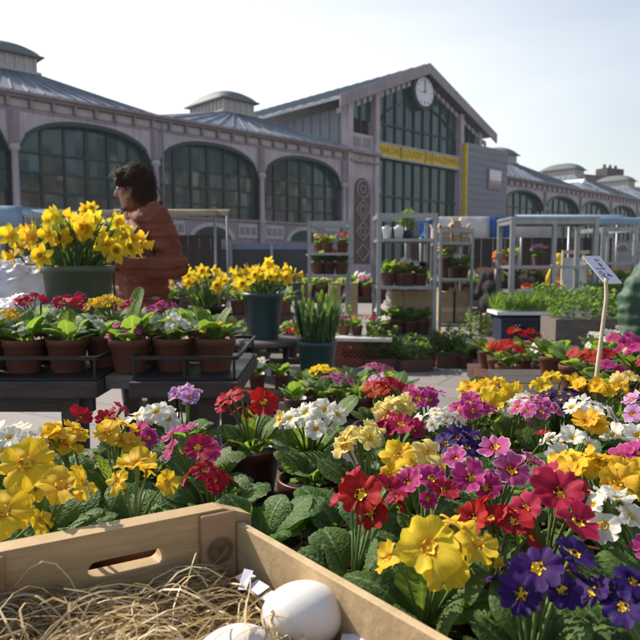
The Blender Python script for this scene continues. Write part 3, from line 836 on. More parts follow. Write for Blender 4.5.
primrose(398, 420, 'crimson', 5, .023, .036, 'wine red primrose left of the mound of tiny white florets', zb=.862, face=.3, leaf=(10, .085, .048))
primrose(392, 402, 'pale', 5, .022, .03, 'pale yellow primrose standing among red ones near the table back edge', zb=.878, face=.3, leaf=(9, .085, .048), kind='ruffled')
primrose(385, 386, 'red', 7, .023, .045, 'bright red primrose at the back left edge of the right table', face=.35, leaf=(9, .085, .048))
primrose(421, 391, 'magenta', 6, .023, .038, 'dark magenta primrose behind the pale yellow one at the back edge', face=.35, leaf=(9, .085, .048))
primrose(362, 432, 'pale', 5, .024, .034, 'cream yellow primrose right of the tall green leaf and white blooms', zb=.86, face=.2, leaf=(11, .10, .056), kind='ruffled')
primrose(312, 413, 'white', 5, .024, .03, 'white primrose with one tall backlit leaf in a brown pot', leaf=(13, .10, .052), kind='ruffled',
         upleaf=[(25, .135, .060, 58, 40), (150, .10, .04, 70, 50)],
         extra=[(305, 412, .875, 'white', .024, .6, (-.4, 0, .3)), (325, 409, .878, 'white', .026, .7, (.2, .1, .4)), (316, 428, .86, 'white', .022, .9, (0, -.2, .1)), (290, 418, .868, 'white', .020, .6, (-.7, 0, .3)), (338, 414, .872, 'white', .021, .5, (.6, 0, .4)), (280, 420, .862, 'pale', .016, .5, (-.8, 0, .3))])
primrose(250, 402, 'red', 0, .024, .03, 'scarlet primrose with one wide yellow eyed bloom facing forward', leaf=(13, .11, .05),
         upleaf=[(250, .085, .026, 82, 70)],
         extra=[(264, 402, .880, 'red', .0285, 1.0, (.1, -.1, .05)), (230, 397, .882, 'red', .028, .5, (-.5, .1, .4)), (245, 390, .886, 'red', .024, .2, (.1, .3, .6)), (222, 404, .872, 'red', .022, .7, (-.7, 0, .2))])
primrose(186, 391, 'lilac', 4, .019, .028, 'lilac pink primrose with whitish petals in the gap left of the scarlet one', zb=.872, face=.3, leaf=(10, .09, .045), kind='ruffled')
primrose(492, 385, 'yellow', 8, .026, .062, 'lemon yellow primrose with broad upright leaf near the table back', zb=.875, face=.45, leaf=(10, .09, .05), kind='ruffled',
         upleaf=[(95, .11, .06, 80, 62)])
primrose(470, 404, 'magenta', 6, .022, .045, 'magenta primrose in front of the lemon yellow one with upright leaf', zb=.862, face=.4, leaf=(10, .085, .045))
primrose(537, 404, 'pink', 7, .019, .038, 'light pink primrose with small blooms left of the navy mound', face=.4, leaf=(9, .08, .045))
primrose(566, 394, 'navy', 22, .017, .062, 'near black navy primrose forming a wide dark mound', kind='small', face=.25, leaf=(9, .085, .045))
primrose(522, 400, 'white', 4, .02, .024, 'white primrose half hidden between lemon yellow and light pink ones', face=.2, leaf=(8, .085, .045))
primrose(556, 374, 'yellow', 6, .022, .05, 'yellow primrose left of the price stick behind the navy mound', zb=.872, face=.3, leaf=(9, .085, .045), kind='ruffled')
primrose(603, 384, 'gold', 7, .022, .05, 'golden yellow primrose right of the price stick', zb=.865, face=.3, leaf=(9, .085, .045), kind='ruffled')
primrose(588, 405, 'white', 6, .022, .042, 'white primrose in front of the golden yellow one by the price stick', zb=.862, face=.2, leaf=(9, .085, .045))
primrose(592, 424, 'gold', 2, .026, .014, 'single golden cupped bloom above dark leaves right of the white star blooms', zb=.878, face=.4, leaf=(11, .09, .05))
primrose(566, 438, 'white', 6, .020, .036, 'white star shaped primrose blooms in the centre of the right side', face=.35, leaf=(10, .09, .05))
primrose(541, 436, 'crimson', 1, .014, .004, 'leafy primrose with one round crimson bud', zb=.87, leaf=(14, .095, .052), face=.6)
primrose(605, 462, 'yellow', 11, .025, .062, 'wide golden primrose cushion at the right, behind the crimson one', zb=.868, face=.45, leaf=(10, .09, .05), kind='ruffled')
primrose(630, 433, 'white', 4, .023, .03, 'white primrose at the right edge above the wide golden cushion', face=.3, leaf=(9, .09, .05))
primrose(645, 448, 'magenta', 4, .022, .03, 'magenta primrose cut by the right edge beside the golden cushion', face=.4, leaf=(8, .085, .045))
primrose(612, 500, 'white', 4, .022, .028, 'white ruffled primrose over big crinkled leaves at the right edge', zb=.872, face=.15, leaf=(12, .10, .062), kind='ruffled')
primrose(650, 540, 'magenta', 2, .02, .02, 'leafy primrose of broad dark crinkled leaves at the right edge', zb=.85, leaf=(16, .115, .07), shift=(.0, .0))
primrose(640, 402, 'lilac', 4, .022, .03, 'lilac primrose at the right edge behind the white one', face=.3, leaf=(8, .085, .045))
primrose(345, 440, 'violet', 0, .02, .02, 'primrose without open bloom, all leaves, behind the deep red one', leaf=(15, .095, .055), zb=.85)
primrose(628, 378, 'pale', 5, .02, .034, 'pale lemon primrose at the right edge behind the golden one', face=.3, leaf=(8, .085, .045))

# ------------------------------------------------------------------ behind the crate on the left
primrose(30, 470, 'yellow', 0, .03, .03, 'large yellow primrose with two open faces right behind the crate board', leaf=(13, .10, .060), kind='ruffled', Y=.68,
         extra=[(26, 462, .893, 'yellow', .0315, .8, (-.1, -.1, .1)), (62, 485, .885, 'yellow', .031, .5, (.3, -.2, .75)), (84, 482, .89, 'yellow', .021, .0, (.9, .3, .3))])
primrose(-6, 512, 'yellow', 0, .03, .03, 'yellow primrose cut by the left edge just above the crate board', leaf=(11, .09, .055), kind='ruffled', Y=.63,
         extra=[(2, 510, .868, 'yellow', .031, .7, (-.2, 0, .2))])
primrose(68, 432, 'yellow', 2, .03, .03, 'yellow primrose with cupped bloom seen from behind, left of small red bloom', kind='ruffled', leaf=(11, .10, .05),
         extra=[(62, 431, .872, 'yellow', .030, .5, (.3, .1, .6)), (50, 436, .868, 'yellow', .024, .2, (-.5, .2, .6))])
primrose(14, 434, 'white', 7, .020, .04, 'white primrose at the left edge behind the large yellow faces', zb=.875, face=.25, leaf=(10, .09, .05))
primrose(78, 415, 'red', 1, .026, .01, 'red primrose with one bloom on a tall stem, left of the yellow pair', zb=.872, face=.6, leaf=(9, .085, .045))
primrose(112, 412, 'crimson', 2, .022, .018, 'dark red primrose half hidden behind the small yellow pair', zb=.868, face=.1, leaf=(9, .085, .045))
primrose(118, 430, 'yellow', 4, .022, .028, 'small yellow primrose pair beside a feathery upright leaf', zb=.87, face=.3, leaf=(11, .10, .05), kind='ruffled', upleaf=[(200, .085, .034, 80, 60)])
primrose(152, 411, 'white', 5, .029, .032, 'white ruffled primrose at the back, behind the flat yellow bloom', zb=.875, face=.2, leaf=(9, .085, .045), kind='ruffled')
primrose(138, 466, 'yellow', 0, .027, .02, 'flat opened yellow bloom low behind the middle of the crate board', leaf=(15, .095, .052), kind='ruffled',
         extra=[(136, 463, .868, 'yellow', .029, .25, (.05, -.1, .9))])
primrose(192, 440, 'magenta', 0, .027, .02, 'magenta crimson primrose with two blooms behind the crate corner', leaf=(15, .11, .058),
         extra=[(186, 430, .880, 'magenta', .022, .3, (-.3, .1, .7)), (198, 448, .868, 'crimson', .0235, 1.0, (.1, 0, .25)), (172, 434, .872, 'magenta', .018, .4, (-.6, 0, .4))])
primrose(208, 472, 'red', 0, .027, .02, 'small red primrose low above the crate corner', leaf=(14, .105, .058), zb=.842,
         extra=[(205, 470, .845, 'red', .020, .4, (0, -.3, .8)), (216, 480, .832, 'red', .015, .5, (.3, -.5, .3))])
primrose(146, 432, 'magenta', 3, .018, .024, 'low magenta primrose between small yellow pair and magenta crimson one', zb=.858, face=.3, leaf=(12, .10, .05))
primrose(262, 500, 'red', 0, .02, .02, 'bloomless leafy primrose in the shade between crate corner and deep red one', leaf=(13, .10, .058), zb=.82, Y=.72)
primrose(340, 492, 'white', 0, .02, .02, 'bloomless primrose with grey wrinkled leaves left of the deep red blooms', leaf=(16, .095, .050), zb=.82, Y=.70)
def blockers(a):
    # keep pots outside the crate: beyond the far board or right of the side board
    if abs(a['table'] - .70) > .01: return []
    p2 = a['p'] - V((C0.x, C0.y))
    n1, n2 = N1, N2
    s1, s2 = p2.dot(n1), p2.dot(n2)
    if s1 >= .056 or s2 >= .047: return []
    return [(V((C0.x, C0.y)), n1, .056)] if s1 > s2 else [(V((C0.x, C0.y)), n2, .047)]
spread_pots(blockers)
for P in PLANTS: grow(P)
NEAR = len(PLANTS)

# ------------------------------------------------------------------ wooden tables under the plants
def table(name, label, x0, x1, y0, y1, z, planks=5, m=M_DARKWOOD, leg=.045, thick=.028, group=None):
    t = thing(name, label, 'table', ((x0 + x1) / 2, (y0 + y1) / 2, 0), 0, group)
    hx, hy = (x1 - x0) / 2, (y1 - y0) / 2
    for k in range(planks):
        b = MB(); a = -hy + 2 * hy * k / planks; c = -hy + 2 * hy * (k + 1) / planks - .006
        b.box(-hx, a, z - thick, hx, c, z - .0005 * (k % 2)); b.build('plank', m, t, bevel=.003)
    for sx in (-1, 1):
        for sy in (-1, 1):
            b = MB(); b.box(sx * (hx - .08) - leg / 2, sy * (hy - .06) - leg / 2, 0, sx * (hx - .08) + leg / 2, sy * (hy - .06) + leg / 2, z - thick - .003)
            b.build('leg', m, t)
    for y in (-hy + .05, hy - .075):
        b = MB(); b.box(-hx + .03, y, z - thick - .045, hx - .03, y + .025, z - thick - .004); b.build('rail', m, t)
    return t
table('display_table', 'dark plank table carrying the crate and the foreground primroses', -.80, 1.05, .12, 1.36, .699, 9)

# ------------------------------------------------------------------ egg crate
M_PLY = basic('pale_crate_wood', (.35, .225, .105), .6, var=.24, scale=4.5, bump=.15, stretch=(1.2, 1.2, 9), second=(.50, .36, .19), bscale=30)
M_PLYEDGE = basic('pale_crate_rim', (.44, .32, .18), .7, var=.25, scale=18, bump=.15)
M_KNOT = basic('brown_block_wood', (.30, .19, .105), .65, var=.35, scale=9, bump=.12, stretch=(1, 1, 4))
def knot_mat():
    m = basic('block_wood_with_knot', (.30, .19, .105), .65, var=.35, scale=9, bump=.12, stretch=(1, 1, 4))
    nt = m.node_tree; tc = N(nt, 'ShaderNodeTexCoord'); kc = E1 * .037 + E2 * .027 + V((0, 0, .115))
    ds = N(nt, 'ShaderNodeVectorMath', operation='DISTANCE'); ds.inputs[1].default_value = kc
    nt.links.new(tc.outputs['Object'], ds.inputs[0])
    r = ramp(nt, ds.outputs['Value'], [(0, (.25, .25, .25)), (.004, (.5, .45, .4)), (.006, (.32, .28, .25)), (.009, (.75, .7, .65)), (.0115, (.35, .3, .27)), (.014, (1, 1, 1))])
    p = [n for n in nt.nodes if n.type == 'BSDF_PRINCIPLED'][0]; l = p.inputs['Base Color'].links[0].from_socket
    mu = N(nt, 'ShaderNodeMix', data_type='RGBA', blend_type='MULTIPLY'); mu.inputs[0].default_value = 1
    nt.links.new(l, mu.inputs[6]); nt.links.new(r.outputs[0], mu.inputs[7]); nt.links.new(mu.outputs[2], p.inputs['Base Color'])
    return m
M_KNOTR = knot_mat()
crate = thing('egg_crate', 'open pale wooden crate with handle slot, straw and white eggs inside', 'crate', C0)
def cp(a, b, z): return E1 * a + E2 * b + V((0, 0, z))
def cbox(mb, a0, a1, b0, b1, z0, z1, m=0):
    mb.hexa([cp(a0, b0, z0), cp(a1, b0, z0), cp(a1, b1, z0), cp(a0, b1, z0), cp(a0, b0, z1), cp(a1, b0, z1), cp(a1, b1, z1), cp(a0, b1, z1)], m)
ZR, LA, LBD = .155, .272, .40
eb = MB(); s0, s1, zl, zh = .088, .160, .112, .128
rs = (zh - zl) / 2; zm = (zl + zh) / 2; bt = .021
aa = [0, .03, .06] + [s0 + rs * (1 - math.cos(PI * i / 12)) for i in range(7)] + [s0 + rs + (s1 - s0 - 2 * rs) * i / 4 for i in range(1, 4)] + [s1 - rs * (1 - math.cos(PI * (6 - i) / 12)) for i in range(7)] + [.2, LA]
def slot_h(a):
    if a <= s0 or a >= s1: return 0
    d = max(0, s0 + rs - a, a - (s1 - rs)); return math.sqrt(max(0, rs * rs - d * d))
zb0 = .004
for a0, a1 in zip(aa[:-1], aa[1:]):
    h0, h1 = slot_h(a0), slot_h(a1)
    rt0, rt1 = (ZR - (.012 * (1 - a0 / .02) ** 2 if a0 < .02 else 0)), ZR
    if h0 == 0 and h1 == 0:
        eb.hexa([cp(a0, 0, zb0), cp(a1, 0, zb0), cp(a1, bt, zb0), cp(a0, bt, zb0), cp(a0, 0, rt0), cp(a1, 0, rt1), cp(a1, bt, rt1), cp(a0, bt, rt0)])
    else:
        eb.hexa([cp(a0, 0, zb0), cp(a1, 0, zb0), cp(a1, bt, zb0), cp(a0, bt, zb0), cp(a0, 0, zm - h0), cp(a1, 0, zm - h1), cp(a1, bt, zm - h1), cp(a0, bt, zm - h0)])
        eb.hexa([cp(a0, 0, zm + h0), cp(a1, 0, zm + h1), cp(a1, bt, zm + h1), cp(a0, bt, zm + h0), cp(a0, 0, ZR), cp(a1, 0, ZR), cp(a1, bt, ZR), cp(a0, bt, ZR)])
eb.build('end_board', M_PLY, crate)
nb = MB(); cbox(nb, 0, LA, LBD - .02, LBD, .004, ZR); nb.build('end_board', M_PLY, crate)
for a0, a1 in ((.010, .0185), (LA + .001, LA + .0095)):
    sb_ = MB(); q0 = bt + .0006 if a0 < .05 else 0; q1 = LBD - .0206 if a0 < .05 else LBD; cbox(sb_, a0, a1, q0, q1, .004, .078); cbox(sb_, a0, a1, q0, q1, .0795, .138); sb_.build('side_board', M_PLYEDGE if a0 < .05 else M_PLY, crate, bevel=.001)
for a0, a1, b0, b1 in ((.0192, .056, bt + .001, bt + .006), (LA - .044, LA - .001, bt + .001, bt + .006), (.0192, .056, LBD - .044, LBD - .021), (LA - .036, LA - .001, LBD - .044, LBD - .021)):
    pb = MB(); cbox(pb, a0, a1, b0, b1, .008, ZR - .002); 
    if a0 < .01 and b0 < .1:
        kc = cp(.021, b1 + .0006, .098)
        nn = (E2).normalized(); ee = E1.normalized()
    pb.build('corner_block', M_KNOTR if a0 < .03 and b0 < .1 else M_KNOT, crate, bevel=.003)
kn = MB()
for rr, z in ((.0125, .0003), (.0085, .0008), (.004, .0012)):
    pass
for a, b in ((.0, .004),):
    bo = MB(); cbox(bo, .001, LA - .001, bt + .001, LBD - .021, .0, .0035); bo.build('base_board', M_PLY, crate)
# straw ----------------------------------------------------------------
def straw_mat():
    m, nt, out = nodes_of('dry_straw')
    uv = N(nt, 'ShaderNodeUVMap'); sep = N(nt, 'ShaderNodeSeparateXYZ'); nt.links.new(uv.outputs[0], sep.inputs[0])
    r = ramp(nt, sep.outputs[0], [(0, (.12, .08, .04)), (.35, (.32, .22, .10)), (.7, (.52, .38, .18)), (1, (.68, .55, .32))])
    tc = N(nt, 'ShaderNodeTexCoord'); nz = N(nt, 'ShaderNodeTexNoise', Scale=120.0, Detail=3.0); nt.links.new(tc.outputs['Object'], nz.inputs['Vector'])
    hs = N(nt, 'ShaderNodeHueSaturation'); mv = N(nt, 'ShaderNodeMapRange'); mv.inputs[3].default_value = .7; mv.inputs[4].default_value = 1.25
    nt.links.new(nz.outputs['Fac'], mv.inputs[0]); nt.links.new(mv.outputs[0], hs.inputs['Value']); nt.links.new(r.outputs[0], hs.inputs['Color'])
    p = N(nt, 'ShaderNodeBsdfPrincipled', Roughness=.5); nt.links.new(hs.outputs[0], p.inputs['Base Color'])
    t = N(nt, 'ShaderNodeBsdfTranslucent'); nt.links.new(hs.outputs[0], t.inputs[0])
    mx = N(nt, 'ShaderNodeMixShader'); mx.inputs[0].default_value = .2; nt.links.new(p.outputs[0], mx.inputs[1]); nt.links.new(t.outputs[0], mx.inputs[2])
    nt.links.new(mx.outputs[0], out.inputs[0]); return m
def straw_h(a, b):
    w = C0 + cp(a, b, 0)
    h = .080 + .020 * noise.noise(w * 14) + .012 * noise.noise(w * 40) + .022 * max(0, a / LA) 
    h -= .016 * math.exp(-((a - .02) / .05) ** 2) * math.exp(-((b - .09) / .08) ** 2)   # thin by the far right corner
    return max(.034, h)
GOODS = [(atz(303, 614, .81), .033), (atz(234, 658, .805), .031), (atz(264, 592, .803), .020), (atz(245, 585, .803), .014), (atz(350, 640, .80), .016)]
def near_goods(a, b):
    p = C0 + cp(a, b, 0)
    return any(math.hypot(p.x - g.x, p.y - g.y) < r for g, r in GOODS)
st = MB(); rs_ = random.Random(5)
n = 26; pts, uvs = [], []
for i in range(n + 1):
    row, ur = [], []
    for j in range(n + 1):
        a = .0192 + (LA - .021) * i / n; b = bt + .002 + (LBD - .023 - bt) * j / n
        row.append(cp(a, b, straw_h(a, b) - .012)); ur.append((.22, .5))
    pts.append(row); uvs.append(ur)
st.grid(pts, uvs)
def blade(c, d, L, w, col, bend, lift, up=0.0):
    k = 5; side = d.cross(V((0, 0, 1))).normalized()
    q = Matrix.Rotation(rs_.uniform(-1.2, 1.2), 3, d)
    sv = q @ side; b2 = bend
    rows, u2 = [], []
    for i in range(k + 1):
        t = i / k - .5
        p = c + d * (L * t) + side * (b2 * L * (t * t - .25)) + V((0, 0, lift * (.25 - t * t) * 4 + up * L * (t + .5)))
        rows.append([p - sv * w / 2, p + sv * w / 2]); u2.append([(col, 0), (col, 1)])
    st.grid(rows, u2, smooth=False)
def inside(p, m=.006):
    det = E1.x * E2.y - E1.y * E2.x
    a = (p.x * E2.y - p.y * E2.x) / det; b = (E1.x * p.y - E1.y * p.x) / det
    return .0185 + m < a < LA - m and bt + m < b < LBD - .02 - m, a, b
cnt = 0
while cnt < 5000:
    a, b = rs_.uniform(.022, LA - .004), rs_.uniform(bt + .004, LBD - .03)
    if near_goods(a, b) and rs_.random() < .93: continue
    an = rs_.uniform(0, PI) if rs_.random() < .5 else rs_.gauss(.35, .5)
    d = V((math.cos(an), math.sin(an), rs_.gauss(0, .16))).normalized()
    L = rs_.uniform(.03, .10) if rs_.random() < .8 else rs_.uniform(.09, .16)
    c = cp(a, b, straw_h(a, b) + rs_.uniform(-.014, .004) + (.007 if rs_.random() < .15 else 0))
    k0, k1 = inside(c - d * L / 2)[0], inside(c + d * L / 2)[0]
    if not (k0 and k1): L *= .45
    if not (inside(c - d * L / 2, .003)[0] and inside(c + d * L / 2, .003)[0]): continue
    blade(c, d, L, rs_.uniform(.0007, .0021), min(1, max(0, rs_.gauss(.55, .27))), rs_.uniform(-.5, .5), rs_.uniform(0, .012))
    cnt += 1
for i in range(150):     # loose stalks arching out of the heap
    a, b = rs_.uniform(.04, LA - .03), rs_.uniform(bt + .01, .2)
    an = rs_.uniform(0, 2 * PI); d = V((math.cos(an), math.sin(an), 0))
    L = rs_.uniform(.05, .10); c = cp(a, b, straw_h(a, b) + .006)
    if inside(c - d * L / 2)[0] and inside(c + d * L / 2)[0]:
        blade(c, d, L, rs_.uniform(.001, .002), rs_.uniform(.6, 1), rs_.uniform(-.9, .9), rs_.uniform(.008, .03), rs_.uniform(0, .35))
so_ = st.build('straw', straw_mat()); so_.location = C0; so_['kind'] = 'stuff'; so_['label'] = 'dry brown and golden straw filling the wooden crate'; so_['category'] = 'straw'
# eggs -------------------------------------------------------------------
M_EGG = basic('white_eggshell', (.74, .71, .68), .38, var=.03, scale=20, bump=.03, bscale=260, spec=.45)
def egg(c, L, Rr, rz, tilt, label):
    m = MB(); n = 28; prof = []
    for i in range(n + 1):
        t = PI * i / n
        x = -math.cos(t) * L / 2; k = Rr * math.sin(t) * (1 - .07 * math.cos(t))
        prof.append((max(k, .0002), x))
    m.lathe(prof, 40)
    o = m.build('egg', M_EGG); o.location = c; o.rotation_euler = (0, PI / 2 + tilt, rz)
    return tag(o, label, 'egg', 'eggs lying in the straw')
egg(atz(302, 615, .808), .068, .0270, .1, .04, 'large white egg fully in view beside the crate side board')
egg(atz(234, 664, .800), .070, .027, .5, .05, 'white egg of which only the top shows at the bottom edge')
# folded paper strips by the board
M_PAPER = basic('lilac_grey_paper', (.50, .49, .58), .8, var=.12, scale=60)
def paper(pts, w, label, m=M_PAPER):
    mb = MB(); rows = []
    for p in pts: rows.append([V(p) + V((0, 0, w * .0)), V(p) + V((.006, .004, w))])
    mb.grid(rows, smooth=False)
    o = mb.build('paper_strip', m); s = o.modifiers.new('thickness', 'SOLIDIFY'); s.thickness = .0006
    return tag(o, label, 'paper')
f1 = [atz(246, 575, .805), atz(258, 584, .804), atz(272, 595, .803), atz(288, 606, .802)]
for i in range(3):
    a, b = f1[i], f1[i].lerp(f1[i + 1], .86)
    mb = MB(); d = V((-.010, -.006, .0)); mb.grid([[a + V((0, 0, .004)), b + V((0, 0, .006))], [a + d, b + d + V((0, 0, .001))]], smooth=False)
    o = mb.build('paper_scrap', M_PAPER); s = o.modifiers.new('thickness', 'SOLIDIFY'); s.thickness = .0006
    tag(o, ('lilac grey paper scrap nearest the crate corner, in the straw', 'middle one of three lilac paper scraps by the side board', 'lilac grey paper scrap touching the large egg')[i], 'paper', 'paper scraps in the straw')
a = atz(238, 590, .803)
mb = MB(); mb.grid([[a, a + V((.004, .016, .012))], [a + V((.008, -.004, .002)), a + V((.013, .012, .012))]], smooth=False)
o = mb.build('paper_scrap', M_PAPER); s = o.modifiers.new('thickness', 'SOLIDIFY'); s.thickness = .0006
tag(o, 'short upright lilac paper scrap left of the row of three', 'paper', 'paper scraps in the straw')
a = atz(350, 640, .80)
mb = MB(); mb.grid([[a + V((-.006, .008, 0)), a + V((.014, .0, .004))], [a + V((-.01, -.02, .002)), a + V((.01, -.024, 0))]], smooth=False)
o = mb.build('paper_scrap', M_PAPER); s = o.modifiers.new('thickness', 'SOLIDIFY'); s.thickness = .0006
tag(o, 'white paper scrap right of the large egg at the bottom edge', 'paper', 'paper scraps in the straw')
# price card ---------------------------------------------------------------
M_CARDW = basic('white_card', (.74, .74, .80), .7, var=.05, scale=60)
M_INK = basic('dark_blue_ink', (.03, .03, .12), .6)
M_STICK = basic('pale_wood_stick', (.52, .42, .28), .65, var=.2, scale=12, stretch=(20, 20, 2))
k0 = aty(607, 284, 1.30); e1 = V((.046, .034, 0)); e2 = V((-.032, .041, .057))
tagt = thing('price_tag', 'white handwritten price card tilted on a pale wooden stick among the primroses', 'price tag', k0)
mb = MB(); nrm = e1.cross(e2).normalized()
q = [V((-.004, 0, 0)), V((-.004, 0, 0)) + e1 * 1.15, V((-.004, 0, 0)) + e1 * 1.15 + e2, V((-.004, 0, 0)) + e2]
mb.hexa([p - nrm * .0007 for p in q] + [p + nrm * .0007 for p in q])
mb.build('card', M_CARDW, tagt)
fr = nrm if nrm.y < 0 else -nrm
ex = (-e2).normalized(); ey = fr.cross(ex).normalized()
cc = q[0] + e1 * .575 + e2 * .5
def wr(t, s, du, dv):
    mw = Matrix.Translation(cc + ex * du + ey * dv + fr * .0010) @ Matrix((ex, ey, fr)).transposed().to_4x4()
    text_mesh('handwriting', t, s, M_INK, tagt, mw, ext=.0002, shear=.25)
wr('Les 4', .024, -.006, .008); wr('10F', .024, .008, -.014)
mb = MB(); sp = aty(597, 373, 1.255) - k0; sp = sp + (sp.normalized()) * .12
mb.tube([V((-.001, .004, .012)), V((0, .004, -.0)), V((.001, .003, -.03)), sp * .5, sp], [.0035, .0042, .0042, .0045, .005], 8)
mb.build('stick', M_STICK, tagt)
# ------------------------------------------------------------------ left stand of terracotta pots
PLANTS.clear()
table('slatted_stand', 'dark wooden stand with a thick front plank at far left under terracotta pots', -1.25, -.53, 1.50, 2.12, .815, 5, M_DARKWOOD, thick=.038)
table('slatted_stand', 'dark wooden stand right of the gap, under the white flowered terracotta pot', -.455, -.195, 1.50, 1.98, .815, 5, M_DARKWOOD, thick=.038)
def tray(name, label, x0, x1, y0, y1, z, h=.05, m=M_BLACKRAIL, group=None):
    t = thing(name, label, 'tray', ((x0 + x1) / 2, (y0 + y1) / 2, z), 0, group); hx, hy = (x1 - x0) / 2, (y1 - y0) / 2
    b = MB(); b.box(-hx, -hy, .001, hx, hy, .006); b.build('tray_floor', m, t)
    b = MB()
    for (p, q) in (((-hx, -hy), (hx, -hy)), ((hx, -hy), (hx, hy)), ((hx, hy), (-hx, hy)), ((-hx, hy), (-hx, -hy))):
        b.bar((p[0], p[1], h), (q[0], q[1], h), .006, .009)
    b.build('tray_rim', m, t)
    for sx in (-1, 0, 1):
        for sy in (-1, 1):
            b = MB(); b.box(sx * (hx - .006) - .003, sy * hy - .003, .0065, sx * (hx - .006) + .003, sy * hy + .003, h - .005); b.build('upright', m, t)
    return t
tray('pot_tray', 'black rail tray holding the terracotta pots at far left', -1.22, -.535, 1.52, 2.06, .8155, .055)
tray('pot_tray', 'black rail tray holding terracotta pots on the right stand', -.452, -.20, 1.52, 1.95, .8155, .055)
LS = dict(table=.822, pot='terra', lod=1, cat='primrose')
def LP(px, py, Y, colour, n, label, rad=.021, spread=.04, up=None, kind='flat', face=.35, leaf=(13, .125, .058), zt=None):
    primrose(px, py, colour, n, rad, spread, label, Y=Y, leaf=leaf, kind=kind, face=face, name='potted_primrose', upleaf=up, shift=(0, 0), **(dict(LS, table=zt) if zt else LS))
LP(22, 326, 1.6, 'white', 2, 'primrose with broad backlit yellow green leaf in the leftmost whole terracotta pot', up=[(70, .10, .055, 70, 55), (200, .11, .05, 30, -10)])
LP(66, 303, 1.62, 'crimson', 0, 'crimson primrose in the second terracotta pot of the left stand', up=[(110, .09, .045, 75, 60)], leaf=(13, .115, .052))
LP(128, 326, 1.60, 'magenta', 6, 'magenta and white primrose in the terracotta pot over the gap between stands', up=[(60, .12, .05, 82, 60)], rad=.016, spread=.05)
LP(172, 320, 1.62, 'white', 8, 'white primrose in the first terracotta pot on the right stand', rad=.019, spread=.045, kind='ruffled')
LP(214, 326, 1.62, 'yellow', 4, 'yellow primrose with big pale leaves in the rightmost terracotta pot of the stand', up=[(150, .115, .055, 60, 40), (40, .10, .05, 72, 50)], spread=.03, kind='ruffled')
LP(-16, 330, 1.6, 'crimson', 3, 'crimson primrose in a terracotta pot cut by the left edge')
# second and third row
LP(30, 298, 1.74, 'crimson', 6, 'crimson primrose behind the leftmost whole terracotta pot', rad=.023, spread=.05, face=.6)
LP(70, 297, 1.73, 'crimson', 6, 'crimson primrose with pale ringed eyes left of the yellow ones', rad=.023, spread=.045, face=.8)
LP(104, 300, 1.76, 'yellow', 7, 'bright yellow primrose in the second row in front of the green daffodil tub', rad=.022, spread=.045, kind='ruffled')
LP(12, 314, 1.70, 'gold', 4, 'golden primrose low at the left edge behind the first terracotta pot', rad=.024, spread=.05, kind='ruffled')
LP(98, 321, 1.72, 'white', 5, 'white primrose between the crimson and the magenta one on the stand', rad=.019, spread=.045)
LP(152, 316, 1.74, 'magenta', 4, 'magenta primrose behind the white one on the right stand', rad=.018)
LP(160, 304, 1.90, 'magenta', 5, 'magenta primrose in the back row in front of the woman', rad=.019)
LP(132, 303, 1.90, 'crimson', 3, 'leafy primrose with tall backlit leaf in front of the woman', rad=.018, up=[(60, .14, .05, 75, 55)])
LP(192, 312, 1.85, 'white', 3, 'white primrose in the back row of the right stand', rad=.018)
LP(40, 312, 1.9, 'white', 5, 'white primrose in the back row of the left stand', rad=.018)
spread_pots(lambda a: [], dmin=.108)
for P in PLANTS:
    P['p'].y = max(P['p'].y, 1.575)
    if -.545 < P['p'].x < -.45 and P['p'].y < 2.1: P['table'] = .822
    t = grow(P)
# a plank bridging the two stands carries the pot over the gap
bp = thing('plank', 'short dark plank bridging the gap between the two pot stands', 'plank', (-.49, 1.8, .79))
b = MB(); b.box(-.036, -.25, 0, .034, .25, .031); b.build('board', M_GREYWOOD, bp)

# ------------------------------------------------------------------ daffodils
def daff_mesh(seed):
    r = random.Random(seed); mb = MB()
    for k in range(6):
        a0 = PI / 3 * k + r.uniform(-.1, .1); p1 = r.uniform(0, 6); pts, uvs = [], []
        sz = r.uniform(.88, 1.05); tl = r.uniform(-.05, .3)
        for i in range(6):
            v = i / 5; row, ur = [], []
            w = .25 * (math.sin(PI * min(1, .12 + v * .9)) ** .7) * (1 if v < .99 else .05)
            for j in range(5):
                u = -1 + j / 2
                x, y = .10 + sz * .9 * v, u * w
                z = tl * v * v - .12 * u * u * w + .06 * math.sin(v * 5 + p1)
                row.append((x * math.cos(a0) - y * math.sin(a0), x * math.sin(a0) + y * math.cos(a0), z)); ur.append((u * .5, v))
            pts.append(row); uvs.append(ur)
        mb.grid(pts, uvs)
    return mb.mesh('daffodil_petals', 1)
def trump_mesh(seed):
    r = random.Random(seed); mb = MB(); pts, uvs = [], []
    for i in range(6):
        v = i / 5; row, ur = [], []
        for k in range(19):
            t = 2 * PI * k / 18
            rr = .17 + .12 * v + .13 * v ** 5 * (1 + .25 * math.sin(9 * t + seed))
            row.append((rr * math.cos(t), rr * math.sin(t), .75 * v)); ur.append((math.sin(t), v))
        pts.append(row); uvs.append(ur)
    mb.grid(pts, uvs)
    return mb.mesh('daffodil_trumpet', 1)
DAFF = [daff_mesh(i) for i in range(4)]; TRUMP = [trump_mesh(i) for i in range(3)]
M_TRUMP = petal_mat('daffodil_trumpet', (.86, .58, .02), edge=(.88, .66, .05), inner=(.74, .44, .02), tr=.5)
